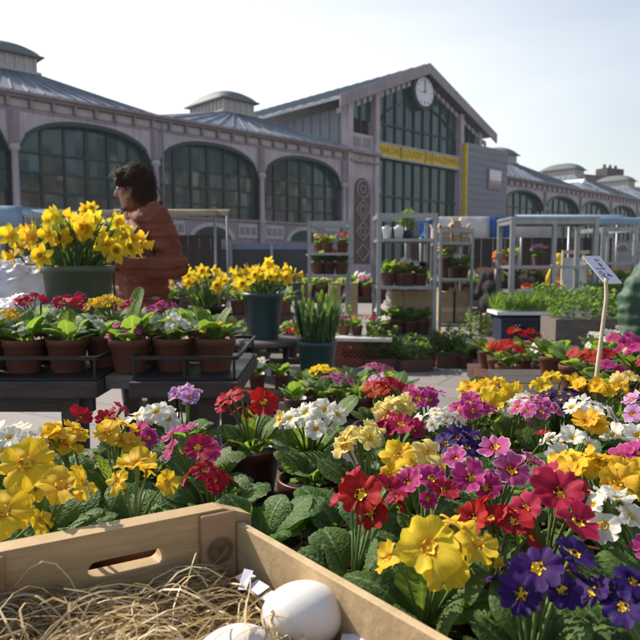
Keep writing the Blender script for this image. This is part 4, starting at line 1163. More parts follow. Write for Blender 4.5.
def add_daff(parent, pos, nrm, rad, base, r):
    o = link('flower', r.choice(DAFF), parent, [PET['daff']])
    o.location = pos; o.rotation_euler = look(nrm, r.uniform(0, 6)); o.scale = (rad, rad, rad)
    link('trumpet', r.choice(TRUMP), o, [M_TRUMP])
    inv = (Matrix.Translation(V(pos)) @ o.rotation_euler.to_matrix().to_4x4() @ Matrix.Diagonal((rad, rad, rad, 1))).inverted()
    n = V(nrm).normalized(); b = V(pos); c = b - n * rad * .5 ; d = b - n * rad * .8 + V((0, 0, -rad * .5))
    m = MB(); m.tube([inv @ q for q in (b, c, d, V(base).lerp(d, .5) + V((0, 0, .02)), V(base))], [.16, .1, .06, .004 / rad, .0045 / rad], 6)
    link('stem', m.mesh('stem', 1), o, [M_STEM])
def blades(n, rad, H, seed, w=.012, spread=.5, hv=.25):
    r = random.Random(seed); mb = MB()
    for i in range(n):
        a = r.uniform(0, 2 * PI); q = rad * math.sqrt(r.random()); h = H * r.uniform(1 - hv, 1.05)
        leaf_into(mb, (q * math.cos(a), q * math.sin(a), 0), a + r.uniform(-.6, .6), h, w * r.uniform(.7, 1.2) / 2, math.radians(90 - spread * 57 * (.25 + q / rad * .6) * r.uniform(.4, 1.2)), math.radians(80 - spread * 90 * r.uniform(.2, 1.1)), seed * 51 + i, 2, 9, rib=0, curl=.1, fold=.3, petiole=.02)
    return mb
def tub(t, name, r0, r1, h, m):
    b = MB(); b.lathe([(r0, 0), (r0 * 1.01, .004), (r1 * .97, h * .9), (r1 * 1.03, h * .905), (r1 * 1.04, h), (r1 * .98, h), (r1 * .95, h * .88), (.005, h * .87)], 32)
    o = b.build(name, m, t)
    s = MB(); s.lathe([(.004, h * .875), (r1 * .94, h * .885), (r1 * .94, h * .882), (.004, h * .8725)], 24); s.build('soil', M_SOIL, o)
def daffpot(label, cpos, r0, r1, h, m, nfl, fr, fh, rad, seed, nbl=60, bh=.24, cat='daffodils', flat=1.0):
    t = thing('daffodil_tub', label, cat, cpos); r = random.Random(seed)
    tub(t, 'tub', r0, r1, h, m)
    blades(nbl, r1 * .8, bh, seed, spread=.55).build('foliage', M_BLADE, t).location = (0, 0, h * .88)
    for i in range(nfl):
        an = 2.399 * i + r.uniform(-.3, .3); q = fr * math.sqrt((i + .5) / nfl)
        pos = V((q * math.cos(an), q * math.sin(an) * flat, h + fh - .35 * q * q / fr + r.uniform(-.045, .035)))
        nrm = V((math.cos(an), math.sin(an), .0)) * .7 + V((r.uniform(-.5, .5), r.uniform(-.9, .1), r.uniform(-.25, .35)))
        add_daff(t, pos, nrm, rad * r.uniform(.85, 1.1), (q * .25 * math.cos(an), q * .25 * math.sin(an), h * .88), r)
    return t
table('trestle_table', 'dark table behind the pot stands carrying the big daffodil tub', -1.75, -.78, 2.2, 2.95, .80, 5)
p = aty(80, 320, 2.5)
daffpot('big dark green tub crowded with open yellow daffodils left of the woman', (p.x, 2.5, .801), .105, .132, .285, M_GREENPOT, 40, .27, .165, .052, 3, 90, .25, flat=.8)
p = aty(263, 300, 3.8)
daffpot('blue green bucket of daffodils on the small table right of the woman', (p.x, 3.8, .645), .088, .122, .275, M_BLUEPOT, 22, .20, .145, .054, 8, 56, .18)
p = aty(200, 300, 3.75)
table('low_table', 'low dark table with daffodils right behind the woman', -1.25, -.52, 3.95, 4.5, .62, 4)
daffpot('dark tub of daffodils at the woman\'s right side, partly behind her', (p.x - .02, 4.12, .621), .09, .12, .20, M_BLACKRAIL, 18, .26, .22, .052, 13, 56, .24)
p = aty(303, 300, 3.95)
# small cafe style table with round top under the bucket
rt = thing('round_table', 'small round topped table on thin dark legs under the blue green daffodil bucket', 'table', (-.315, 3.82, 0))
b = MB(); b.lathe([(.02, .615), (.235, .617), (.24, .625), (.235, .643), (.02, .6445)], 36); b.build('tabletop', M_GREYWOOD, rt)
for k in range(4):
    a = PI / 4 + PI / 2 * k; b = MB(); b.tube([(.15 * math.cos(a), .15 * math.sin(a), .614), (.19 * math.cos(a), .19 * math.sin(a), 0)], .012, 8); b.build('leg', M_BLACKRAIL, rt)
b = MB(); b.tube([(.165 * math.cos(PI / 4), .165 * math.sin(PI / 4), .35), (-.165 * math.cos(PI / 4), -.165 * math.sin(PI / 4), .35)], .008, 6); b.tube([(-.165 * math.cos(PI / 4), .165 * math.sin(PI / 4), .365), (.165 * math.cos(PI / 4), -.165 * math.sin(PI / 4), .365)], .008, 6)
b.build('stretcher', M_BLACKRAIL, rt)
table('low_bench', 'low grey plank bench under the bucket of green shoots', -.55, .22, 3.35, 3.8, .42, 3, M_GREYWOOD)
table('low_bench', 'low grey plank bench in the shade left of the round table', -1.0, -.58, 3.2, 3.6, .40, 3, M_GREYWOOD)
p = aty(317, 350, 3.6)
t = thing('bucket_of_shoots', 'blue green bucket packed with upright green unopened daffodil shoots', 'bucket', (p.x, 3.6, .421))
tub(t, 'bucket', .085, .112, .235, M_BLUEPOT)
blades(95, .115, .30, 21, w=.017, spread=.30, hv=.3).build('foliage', M_BLADE, t).location = (0, 0, .205)
r = random.Random(4)
for i in range(16):
    an = r.uniform(0, 6.28); q = .13 * math.sqrt(r.random()); b = MB(); c = V((q * math.cos(an), q * math.sin(an), .42 + r.uniform(0, .10)))
    b.tube([c + V((0, 0, -.2)), c, c + V((0, 0, .015)), c + V((0, 0, .035)), c + V((0, 0, .048))], [.003, .0035, .009, .008, .001], 6)
    b.build('bud', M_LEAFY, t)
# white plastic bags on the table at left
M_BAG = basic('thin_white_plastic', (.66, .66, .74), .35, var=.06, scale=6, bump=.3, bscale=18, trans=.35)
def bag(c, rx, ry, rz, seed, label):
    m = MB(); n = 60; rows = []
    for i in range(n + 1):
        ph = PI * i / n; row = []
        for j in range(n + 1):
            t = 2 * PI * (j % n) / n
            d = V((math.sin(ph) * math.cos(t), math.sin(ph) * math.sin(t), -math.cos(ph)))
            k = 1 + .28 * noise.noise(d * 2.2 + V((seed, 0, 0))) + .22 * (.5 - abs(noise.noise(d * 4.5 + V((0, seed, 0))))) + .13 * (.4 - abs(noise.noise(d * 11 + V((0, seed, 3)))))
            z = d.z * rz * k + rz * .92
            row.append((d.x * rx * k, d.y * ry * k, max(0.0, z)))
        rows.append(row)
    m.grid(rows)
    o = m.build('plastic_bag', M_BAG); o.location = c
    return tag(o, label, 'plastic bag')
p = aty(22, 300, 2.72); bag((p.x, 2.72, .801), .17, .13, .155, 1, 'crumpled whitish plastic bag left of the big green tub')
p = aty(26, 300, 2.42); bag((p.x, 2.40, .801), .12, .09, .085, 5, 'smaller shiny white plastic bag in front of the large one')

# ------------------------------------------------------------------ plants seen small: prototypes with a few parts, copied
def proto_plant(colour, seed, nb, rad, spread, hgt, leafy=M_LEAF, L=.08):
    r = random.Random(seed); t = bpy.data.objects.new('potted_plant', None); COL.objects.link(t)
    po = link('pot', POT_S, t, [M_TERRA if seed % 2 else M_POT])
    mb = rosette(seed, 12, L, .045, nu=4, nv=6); link('foliage', mb.mesh('foliage', 1), t, [leafy]).location = (0, 0, .062)
    for i in range(nb):
        an = 2.399 * i + seed; q = spread * math.sqrt((i + .4) / nb)
        o = link('flower', r.choice(SMALLB), t, [PET[colour]])
        o.location = (q * math.cos(an), q * math.sin(an), hgt + r.uniform(-.012, .012)); o.scale = (rad,) * 3
        o.rotation_euler = look(V((math.cos(an) * q / spread * .7, math.sin(an) * q / spread * .7 - .5, .8)), r.uniform(0, 6))
    return t
PROTO = {}
for i, c in enumerate(('yellow', 'red', 'crimson', 'magenta', 'white', 'pink', 'violet', 'gold', 'lilac')):
    PROTO[c] = [proto_plant(c, 60 + i, 7, .021, .05, .125), proto_plant(c, 80 + i, 10, .019, .06, .13)]
PROTO['green'] = [proto_plant('white', 101, 0, .02, .05, .1, M_LEAFY, .09), proto_plant('white', 102, 0, .02, .05, .1, M_LEAF, .10)]
USED = set(); RP = random.Random(9)
def put(colour, loc, label, group, s=1.0):
    src = RP.choice(PROTO[colour])
    if src.name in USED: o = copy_tree(src)
    else: o = src; USED.add(src.name)
    o.location = loc; o.rotation_euler = (0, 0, RP.uniform(0, 6)); o.scale = (s, s, s)
    return tag(o, label, 'plant', group)
ORD = ['first', 'second', 'third', 'fourth', 'fifth', 'sixth', 'seventh', 'eighth', 'ninth', 'tenth', 'eleventh', 'twelfth']
CN = dict(yellow='yellow', red='red', crimson='crimson', magenta='magenta', white='white', pink='pink', violet='violet', gold='golden', lilac='lilac', green='no')
def row(colours, x0, y0, x1, y1, z, where, group, s=1.0, jit=.012):
    n = len(colours)
    for i, c in enumerate(colours):
        k = i / max(1, n - 1)
        put(c, (x0 + (x1 - x0) * k + RP.uniform(-jit, jit), y0 + (y1 - y0) * k + RP.uniform(-jit, jit), z),
            f"{'leafy plant' if c == 'green' else CN[c] + ' flowering plant'}, {ORD[i]} from left {where}", group, s * RP.uniform(.92, 1.08))
M_REDWOOD = basic('red_brown_wood', (.075, .030, .022), .75, var=.3, scale=7)
# second right-hand table
table('display_table', 'second plank table behind the price stick full of primroses', .62, 2.3, 1.52, 2.35, .705, 6)
g2 = 'primroses on the second table'
row(['magenta', 'crimson', 'white', 'red', 'magenta', 'white', 'crimson', 'violet', 'pink'], .74, 1.60, 1.75, 1.62, .7055, 'in the second table, front row', g2, 1.15)
row(['red', 'magenta', 'magenta', 'white', 'crimson', 'crimson', 'yellow', 'magenta'], .76, 1.78, 1.85, 1.78, .7055, 'in the second table, second row', g2, 1.15)
row(['green', 'magenta', 'white', 'red', 'green', 'crimson', 'magenta', 'white'], .78, 1.97, 2.0, 1.97, .7055, 'in the second table, third row', g2, 1.15)
row(['green', 'white', 'green', 'pink', 'magenta', 'crimson', 'white', 'yellow'], .80, 2.17, 2.1, 2.17, .7055, 'in the second table, last row', g2, 1.15)
# low stage behind it
table('low_stage', 'low red brown stage of potted flowers beyond the second table', 1.02, 3.2, 3.55, 4.4, .40, 5, M_REDWOOD, thick=.09)
g3 = 'potted flowers on the low red brown stage'
row(['red', 'white', 'green', 'pink', 'red', 'white', 'green', 'crimson', 'green', 'white'], 1.08, 3.64, 2.95, 3.64, .4005, 'in the low stage, front row', g3, 1.6)
row(['red', 'red', 'green', 'white', 'crimson', 'green', 'pink', 'green', 'white', 'green'], 1.1, 3.92, 3.0, 3.92, .4005, 'in the low stage, middle row', g3, 1.6)
row(['green', 'red', 'green', 'green', 'white', 'green', 'green', 'magenta', 'green'], 1.12, 4.2, 3.0, 4.2, .4005, 'in the low stage, rear row', g3, 1.7)
tb = thing('plank', 'pale grey plank lying along the front of the low red brown stage', 'plank', (1.3, 3.50, .33), -.1)
b = MB(); b.box(-.16, -.03, 0, .2, .0, .075); b.build('board', M_GREYWOOD, tb)
# ground trays at the far side of the paving
g4 = 'potted flowers in trays on the paving'
M_TRAYW = basic('pale_tray_plastic', (.50, .48, .46), .6, var=.15, scale=9)
p = aty(440, 355, 6.9); 
def gtray(x, y, w, d, label):
    t = thing('seedling_tray', label, 'tray', (x, y, .001), -.45, 'pale trays on the paving')
    b = MB(); b.box(-w / 2, -d / 2, 0, w / 2, d / 2, .02); b.build('tray_floor', M_TRAYW, t)
    b = MB(); b.box(-w / 2, -d / 2, .0205, w / 2, -d / 2 + .012, .085); b.box(-w / 2, d / 2 - .012, .0205, w / 2, d / 2, .085)
    b.box(-w / 2, -d / 2 + .0125, .0205, -w / 2 + .012, d / 2 - .0125, .085); b.box(w / 2 - .012, -d / 2 + .0125, .0205, w / 2, d / 2 - .0125, .085); b.build('tray_side', M_TRAYW, t)
    return t
def P2(px, py): 
    q = atz(px, py, 0); return q.x, q.y
trs = [((418, 352), 'pale tray nearest the orange crate on the far side of the paving', ['gold', 'yellow', 'green', 'yellow']),
       ((455, 358), 'pale tray in the middle of the flower row along the paving', ['green', 'white', 'green', 'green']),
       ((493, 366), 'pale tray at the right end of the flower row along the paving', ['white', 'green', 'red', 'green'])]
for (px, lab, cs), wh in zip([(a[0], a[1], a[2]) for a in trs], ('in the left tray', 'in the middle tray', 'in the right tray')):
    x, y = P2(*px); gtray(x, y, .62, .34, lab)
    d = V((math.cos(-.45), math.sin(-.45))); nn = V((-d.y, d.x))
    for k, nm in ((-.07, 'front'), (.08, 'rear')):
        cs2 = cs if k < 0 else ['green'] + cs[:-1]
        row(cs2, x + d.x * -.23 + nn.x * k, y + d.y * -.23 + nn.y * k, x + d.x * .23 + nn.x * k, y + d.y * .23 + nn.y * k, .022, f'at the {nm} of {wh[3:]} on the paving', g4, 1.9)
row(['green', 'gold', 'green', 'yellow', 'green', 'green', 'white', 'green'], 1.0, 7.5, 2.4, 7.0, .002, 'on the paving behind the pale trays', g4, 2.2)
row(['green', 'green', 'crimson', 'green', 'red', 'red', 'green'], 1.5, 6.6, 2.6, 6.05, .002, 'on the paving near the red and blue crates', g4, 2.0)
# low plants in the gap right of the round table
table('low_table', 'low dark table with leafy pots in front of the orange crate', -.12, .36, 2.35, 2.85, .50, 4)
g5 = 'pots on the low table in the middle'
row(['green', 'green', 'pink', 'green', 'lilac', 'green'], -.08, 2.43, .30, 2.43, .5005, 'in front on the low middle table', g5, 1.2)
row(['green', 'yellow', 'green', 'green', 'pink', 'green'], -.06, 2.65, .31, 2.65, .5005, 'at the back of the low middle table', g5, 1.2)
row(['pink', 'white', 'green'], -.5, 3.42, -.2, 3.42, .4205, 'on the low bench beside the shoot bucket', 'pots on the low bench', 1.1)
row(['red', 'crimson', 'green', 'crimson'], -1.2, 3.98, -.95, 4.0, .6205, 'beside the dark daffodil tub', 'pots beside the dark daffodil tub', 1.3)
put('yellow', (-.86, 3.98, .6205), 'single yellow flower low beside the woman\'s jacket', 'pots beside the dark daffodil tub', 1.2)
put('red', (-.19, 4.05, .50), 'red flowering pot behind the blue green bucket', None, 1.3)
stl = thing('stool', 'small grey stool behind the blue green bucket holding a red flower pot', 'stool', (-.19, 4.05, 0))
b = MB(); b.box(-.13, -.12, .47, .13, .12, .4995); b.build('seat', M_GREYWOOD, stl)
for sx in (-1, 1):
    for sy in (-1, 1): b = MB(); b.box(sx * .1 - .015, sy * .09 - .015, 0, sx * .1 + .015, sy * .09 + .015, .469); b.build('leg', M_GREYWOOD, stl)

# ------------------------------------------------------------------ crates and herb trays
M_ORANGE = basic('orange_red_plastic', (.25, .055, .028), .5, var=.15, scale=6)
M_REDP = basic('red_plastic', (.20, .035, .022), .5, var=.15, scale=6)
M_NAVYP = basic('dark_blue_plastic', (.018, .024, .050), .5, var=.15, scale=6)
def plastic_crate(label, loc, rz, w, d, h, m):
    t = thing('plastic_crate', label, 'crate', loc, rz)
    b = MB(); b.box(-w / 2, -d / 2, 0, w / 2, d / 2, .015); b.build('base', m, t)
    for s in (-1, 1):
        b = MB(); y0, y1 = (s * d / 2 - s * .014, s * d / 2); y0, y1 = min(y0, y1), max(y0, y1)
        # long sides with a lattice of holes in the middle
        nx, nz_ = 11, 5; hx = w * .28; hz0, hz1 = h * .3, h * .7
        b.box(-w / 2, y0, .0155, w / 2, y1, hz0); b.box(-w / 2, y0, hz1, w / 2, y1, h); b.box(-w / 2, y0, hz0, -hx, y1, hz1); b.box(hx, y0, hz0, w / 2, y1, hz1)
        for i in range(nx):
            for k in range(nz_):
                if (i + k) % 2 == 0:
                    b.box(-hx + 2 * hx * i / nx, y0 + .001, hz0 + (hz1 - hz0) * k / nz_, -hx + 2 * hx * (i + 1) / nx, y1 - .001, hz0 + (hz1 - hz0) * (k + 1) / nz_)
        b.build('long_side', m, t)
        b = MB(); x0, x1 = sorted((s * w / 2 - s * .014, s * w / 2)); b.box(x0, -d / 2 + .0145, .0155, x1, d / 2 - .0145, h); b.build('short_side', m, t)
    for s in (-1, 1): b = MB(); b.box(-w / 2 - .012, s * d / 2 - .012 + s * .0125, h - .03, w / 2 + .012, s * d / 2 + .012 + s * .0125, h + .004); b.build('rim', m, t)
    return t
q = atz(357, 366, 0); plastic_crate('orange red plastic crate with lattice holes standing on the paving', (q.x, q.y + .15, .002), -.12, .50, .36, .30, M_ORANGE)
def herb_foliage(w, d, h, n, seed, lw=.03):
    r = random.Random(seed); mb = MB()
    for i in range(n):
        x, y = r.uniform(-w / 2, w / 2), r.uniform(-d / 2, d / 2); a = r.uniform(0, 6.28); z = h * r.random() ** .6 * (.75 + .5 * noise.noise(V((x * 6, y * 6, seed))))
        leaf_into(mb, (x, y, max(0, z - .02)), a, r.uniform(.035, .06), lw / 2 * r.uniform(.6, 1.2), r.uniform(.2, 1.3), r.uniform(-.5, .6), seed * 9 + i, 2, 4, rib=0)
    return mb
def herb_tray(label, loc, rz, w, d, h, n, seed, mat=None, grassy=False, tm=None, cat='herb tray', side=.06):
    t = thing('herb_tray', label, cat, loc, rz, 'trays of green seedlings')
    b = MB(); b.box(-w / 2, -d / 2, 0, w / 2, d / 2, side); b.build('tray', tm or M_TRAYW, t)
    if grassy:
        r = random.Random(seed); mb = MB()
        for i in range(n):
            x, y = r.uniform(-w / 2, w / 2) * .97, r.uniform(-d / 2, d / 2) * .97
            leaf_into(mb, (x, y, 0), r.uniform(0, 6.28), h * r.uniform(.6, 1.1), .0045, r.uniform(1.0, 1.57), r.uniform(.3, 1.4), seed + i, 2, 4, rib=0, petiole=.02)
    else: mb = herb_foliage(w * .98, d * .98, h, n, seed)
    f = mb.build('foliage', mat or M_HERB, t); f.location = (0, 0, side + .001); f['kind'] = 'stuff'
    return t
q = atz(398, 366, 0); herb_tray('dense dark green seedling tray on the paving right of the orange crate', (q.x, q.y + .2, .001), -.2, .42, .40, .16, 800, 3, M_LEAF)
# red and blue crates with a white herb tray on top
b0 = aty(523, 322, 6.0)
plastic_crate('dark blue crate under the left part of the grassy herb tray', (b0.x - .075, 6.0, .37), 0, .34, .3, .22, M_NAVYP)
plastic_crate('red crate beside the dark blue one under the grassy herb tray', (b0.x + .24, 6.0, .37), 0, .25, .3, .22, M_REDP)
table('trestle_table', 'low trestle table carrying the red and dark blue crates', b0.x - .4, b0.x + 1.35, 5.75, 6.35, .369, 4, M_GREYWOOD)
herb_tray('white tray of fine grassy herbs on top of the red and blue crates', (b0.x + .02, 6.02, .615), 0, .62, .36, .19, 900, 5, None, True, M_WHITEP, side=.03)
p = aty(572, 300, 6.1); herb_tray('bushy light green herb tray right of the grassy white tray', (p.x - .03, 6.15, .60), .1, .62, .4, .26, 800, 7)
b = MB(); cb = thing('wooden_box', 'low wooden box carrying the bushy herb tray', 'box', (p.x - .03, 6.15, .37)); b.box(-.3, -.2, 0, .3, .2, .228); b.build('body', M_GREYWOOD, cb, bevel=.004); b = MB(); b.box(-.305, -.207, .15, .305, -.201, .21); b.box(-.305, -.207, .03, .305, -.201, .09); b.build('slat', M_GREYWOOD, cb)
p = aty(592, 325, 5.0); herb_tray('tall pale green plants in a grey slatted planter by the price stick', (p.x, 5.2, .43), 0, .55, .35, .22, 500, 9, M_HERB, side=.22, tm=M_GREYWOOD)
table('low_table', 'low table carrying the grey slatted planter', p.x - .5, p.x + .8, 5.0, 5.45, .429, 3, M_GREYWOOD)
q = aty(392, 325, 6.9); herb_tray('low flat tray of light green seedlings left of the ground flower row', (q.x, 7.0, .18), -.1, .8, .4, .05, 500, 12)
table('low_stand', 'low grey stand under the flat tray of light green seedlings', -.2, .98, 6.75, 7.3, .179, 3, M_GREYWOOD)
q = aty(388, 318, 7.1); herb_tray('round tuft of bright light green fern like leaves beside the rack post', (q.x, 7.12, .235), .3, .3, .26, .26, 420, 14)
ql = aty(362, 331, 6.7)
lg = thing('ledge_board', 'pale stone grey board across the top of the orange crate', 'board', (ql.x, q.y - .55, .306), -.12); b = MB(); b.box(-.30, -.2, 0, .30, .22, .035); b.build('board', M_TRAYW, lg, bevel=.004)
row(['pink', 'yellow', 'red', 'white'], ql.x - .2, q.y - .45, ql.x + .22, q.y - .5, .3415, 'on the pale board over the orange crate', 'pots on the pale board', 1.5)

# more tables of plants behind, filling the market ground
def bench(label, x0, x1, y, z, cs, where, group, s=1.9, m=M_DARKWOOD, d=.45):
    table('plant_bench', label, x0, x1, y, y + d, z, 3, m, thick=.05)
    row(cs, x0 + .08, y + .12, x1 - .08, y + .12, z + .0005, where + ' front', group, s, .02)
    row(cs[::-1], x0 + .1, y + .33, x1 - .1, y + .33, z + .0005, where + ' rear', group, s, .02)
bench('dark plant bench behind the round table, full of leafy pots', -1.35, .10, 4.75, .42, ['crimson', 'green', 'green', 'red', 'green', 'violet', 'green', 'green'], 'on the bench behind the round table,', 'pots on the bench behind the round table', 1.7)
bench('long dark plant bench in front of the blue grey barrier', -2.4, -.3, 6.6, .55, ['green', 'green', 'white', 'green', 'green', 'lilac', 'green', 'green', 'green'], 'on the bench before the barrier,', 'pots on the bench before the barrier', 2.3)
bench('dark plant bench seen through the narrow rack', -.25, .95, 9.2, .60, ['green', 'white', 'green', 'green', 'pink', 'green'], 'on the bench behind the narrow rack,', 'pots behind the narrow rack', 2.3)
bench('dark plant bench seen through the centre rack', 1.05, 2.6, 9.6, .62, ['green', 'yellow', 'green', 'green', 'white', 'green'], 'on the bench behind the centre rack,', 'pots behind the centre rack', 2.5)
bench('dark plant bench seen through the wide rack', 2.4, 4.3, 9.3, .42, ['green', 'green', 'gold', 'green', 'red', 'green', 'green', 'green'], 'on the bench behind the wide rack,', 'pots behind the wide rack', 2.5)
bench('dark plant bench at the right behind the bushy herb tray', 3.0, 4.4, 6.6, .62, ['green', 'green', 'gold', 'green', 'green', 'green'], 'on the bench behind the bushy herbs,', 'pots behind the bushy herbs', 2.2)

for (px, Y, hh, lab, mt, sd2) in ((383, 6.55, .34, 'tall leafy green clump left of the centre rack foot', M_HERB, 31), (413, 6.5, .26, 'dark leafy clump low in front of the centre rack', M_LEAF, 32), (448, 6.75, .36, 'leafy clump in front of the tan cartons', M_HERB, 33), (478, 7.4, .48, 'tall dark leafy clump left of the seated person', M_LEAF, 34), (540, 7.9, .80, 'tall green leafy plants behind the grassy herb tray', M_LEAF, 35), (612, 6.3, .72, 'tall light green leafy plants right of the price stick', M_HERB, 36), (335, 6.9, .55, 'dark leafy clump behind the shoot bucket', M_LEAF, 37)):
    q = aty(px, 300, Y); herb_tray(lab, (q.x, Y, .001), .2, .34, .3, hh, 520, sd2, mt, cat='plant clump', tm=M_POT, side=.12)
# ------------------------------------------------------------------ metal plant racks
def rack(label, x0, x1, y0, y1, top, shelves, rz=0.0, pw=.034, mids=(), topplate=False):
    t = thing('plant_rack', label, 'rack', ((x0 + x1) / 2, (y0 + y1) / 2, 0), rz, 'galvanised plant racks'); hx, hy = (x1 - x0) / 2, (y1 - y0) / 2
    for sx in (-1, 1):
        for sy in (-1, 1):
            b = MB(); b.box(sx * hx - pw / 2, sy * hy - pw / 2, 0, sx * hx + pw / 2, sy * hy + pw / 2, top); b.build('post', M_STEEL, t)
    for m_ in mids:
        b = MB(); b.box(m_ - pw / 2.4, -hy - pw / 2, .3, m_ + pw / 2.4, -hy + pw / 2, top - .05); b.build('post', M_STEEL, t)
    for z in shelves:
        b = MB(); e = pw / 2 + .002
        b.box(-hx + e, -hy - .015, z - .032, hx - e, -hy + .015, z); b.box(-hx + e, hy - .015, z - .032, hx - e, hy + .015, z)
        b.box(-hx - .015, -hy + e, z - .032, -hx + .015, hy - e, z); b.box(hx - .015, -hy + e, z - .032, hx + .015, hy - e, z)
        b.box(-hx + .017, -hy + .017, z - .016, hx - .017, hy - .017, z - .006); b.build('shelf', M_STEEL, t)
    b = MB(); e = pw / 2 + .002
    for sy in (-1, 1): b.box(-hx + e, sy * hy - .018, top - .05, hx - e, sy * hy + .018, top - .002)
    for sx in (-1, 1): b.box(sx * hx - .018, -hy + e, top - .05, sx * hx + .018, hy - e, top - .002)
    if topplate: b.box(-hx - .03, -hy - .03, top + .001, hx + .03, hy + .03, top + .03)
    b.build('top_rail', M_STEEL, t)
    return t
a0, a1 = aty(309, 260, 7.6), aty(350, 260, 7.6)
rack('narrow galvanised plant rack behind the bucket of green shoots', a0.x, a1.x, 7.6, 8.2, 1.58, (.45, .95, 1.21))
b0_, b1_ = aty(379, 260, 6.9), aty(435, 260, 6.9)
rack('galvanised plant rack in the centre with brown cardboard behind its lower bay', b0_.x, b1_.x, 6.9, 7.5, 1.62, (.30, .84, 1.35), pw=.042)
c0_, c1_ = aty(438, 260, 7.7), aty(472, 260, 7.7)
rack('galvanised rack right of the centre with beige boxes on its upper shelf', c0_.x + .03, c1_.x, 7.7, 8.3, 1.50, (.35, .90, 1.34))
d0_, d1_ = aty(512, 260, 7.0), aty(595, 260, 7.0)
rack('wide galvanised rack with flat top plate right of the person in dark coat', d0_.x, d1_.x, 7.0, 7.5, 1.56, (.79, 1.06), pw=.05, mids=(.0,), topplate=True)
e0_, e1_ = aty(602, 260, 7.4), aty(634, 260, 7.4)
rack('narrow galvanised rack at far right behind the price card', e0_.x, e1_.x, 7.4, 8.1, 1.50, (.75, 1.1))
def goods(xs, y, z, cs, where, group, s=1.5):
    row(cs, xs[0], y, xs[1], y, z, where, group, s * 1.35, .03)
gr = 'pots on the plant racks'
goods((a0.x + .1, a1.x - .1), 7.75, 1.211, ['gold', 'green', 'red'], 'on the upper shelf of the narrow rack', gr, 1.2)
goods((a0.x + .09, a1.x - .09), 7.75, .951, ['green', 'crimson', 'green'], 'on the middle shelf of the narrow rack', gr, 1.5)
goods((b0_.x + .1, b1_.x - .1), 7.05, .841, ['green', 'gold', 'white', 'violet'], 'on the middle shelf of the centre rack', gr, 1.5)
goods((b0_.x + .1, b1_.x - .1), 7.05, .301, ['white', 'green', 'green', 'green'], 'on the low shelf of the centre rack', gr, 1.7)
goods((c0_.x + .1, c1_.x - .08), 7.85, .901, ['lilac', 'white', 'green'], 'on the middle shelf of the box rack', gr, 1.6)
goods((c0_.x + .1, c1_.x - .08), 7.85, 1.02, ['yellow'], 'high up on the box rack below the beige boxes', gr, 1.4)
goods((d0_.x + .08, d0_.x + .34), 7.2, 1.061, ['green', 'lilac'], 'on the upper shelf of the wide rack', gr, 1.2)
goods((d0_.x + .08, d0_.x + .36), 7.2, .791, ['green', 'yellow'], 'on the lower shelf of the wide rack', gr, 1.3)
goods((e0_.x + .06, e1_.x - .06), 7.6, .751, ['gold', 'green'], 'on the lower shelf of the far right rack', gr, 1.5)
# big golden planter bowl on the centre rack
bw = thing('planter_bowl', 'wide brown planter bowl with golden leaves on the centre rack middle shelf', 'planter', (b0_.x + .30, 7.28, .841))
b = MB(); b.lathe([(.10, 0), (.15, .06), (.17, .13), (.175, .14), (.16, .14), (.15, .12), (.004, .118)], 24); b.build('bowl', M_CARD, bw)
herb_foliage(.34, .26, .16, 160, 44).build('foliage', M_LEAFY, bw).location = (0, 0, .12)
# boxes and cardboard
def carton(label, loc, w, d, h, rz=0.0, group='cardboard boxes on the racks', m=M_CARD):
    t = thing('carton', label, 'box', loc, rz, group)
    b = MB(); b.box(-w / 2, -d / 2, 0, w / 2, d / 2, h); b.build('body', m, t, bevel=.003)
    b = MB(); b.box(-w / 2 + .003, -d / 2 - .004, h * .35, w / 2 - .003, -d / 2 - .0015, h * .5); b.build('label_strip', M_STICK, t)
    for s in (-1, 1): b = MB(); b.hexa([(s * w / 2, -d / 2, h), (s * w / 2, d / 2, h), (s * (w / 2 + .02), d / 2, h + .045), (s * (w / 2 + .02), -d / 2, h + .045)] + [(s * w / 2 - .004, -d / 2, h), (s * w / 2 - .004, d / 2, h), (s * (w / 2 + .016), d / 2, h + .048), (s * (w / 2 + .016), -d / 2, h + .048)]); b.build('flap', m, t)
    return t
for i, (px, w, h) in enumerate(((434, .07, .17), (444, .11, .19), (455, .09, .26), (463, .09, .18))):
    q = aty(px, 235, 8.0); carton(('slim beige box leaning at the left on the box rack', 'square beige box with brown mark on the box rack', 'tallest beige box on the box rack top shelf', 'beige box at the right end of the box rack')[i], (q.x, 8.0 - .04, 1.342), w, .14, h)
for i, px in enumerate((396, 409, 424)):
    q = aty(px, 300, 7.35); carton(('brown carton at the left in the centre rack lower bay', 'brown carton in the middle of the centre rack lower bay', 'wide pale brown carton at the right in the centre rack lower bay')[i], (q.x, 7.28, .302), .13 + .03 * i, .16, .48)
for i, px in enumerate((447, 462)):
    q = aty(px, 300, 8.0); carton(('tan carton at the left on the box rack low shelf', 'tan carton at the right on the box rack low shelf')[i], (q.x - .02, 8.05, .352), .16, .3, .38)
for i, px in enumerate((335, 352)):
    q = aty(px, 300, 8.6); carton(('tan upright carton seen under the narrow rack shelf', 'tan upright carton just right of the narrow rack')[i], (q.x, 8.75, .002), .16, .25, .82, group='tan cartons on the paving')
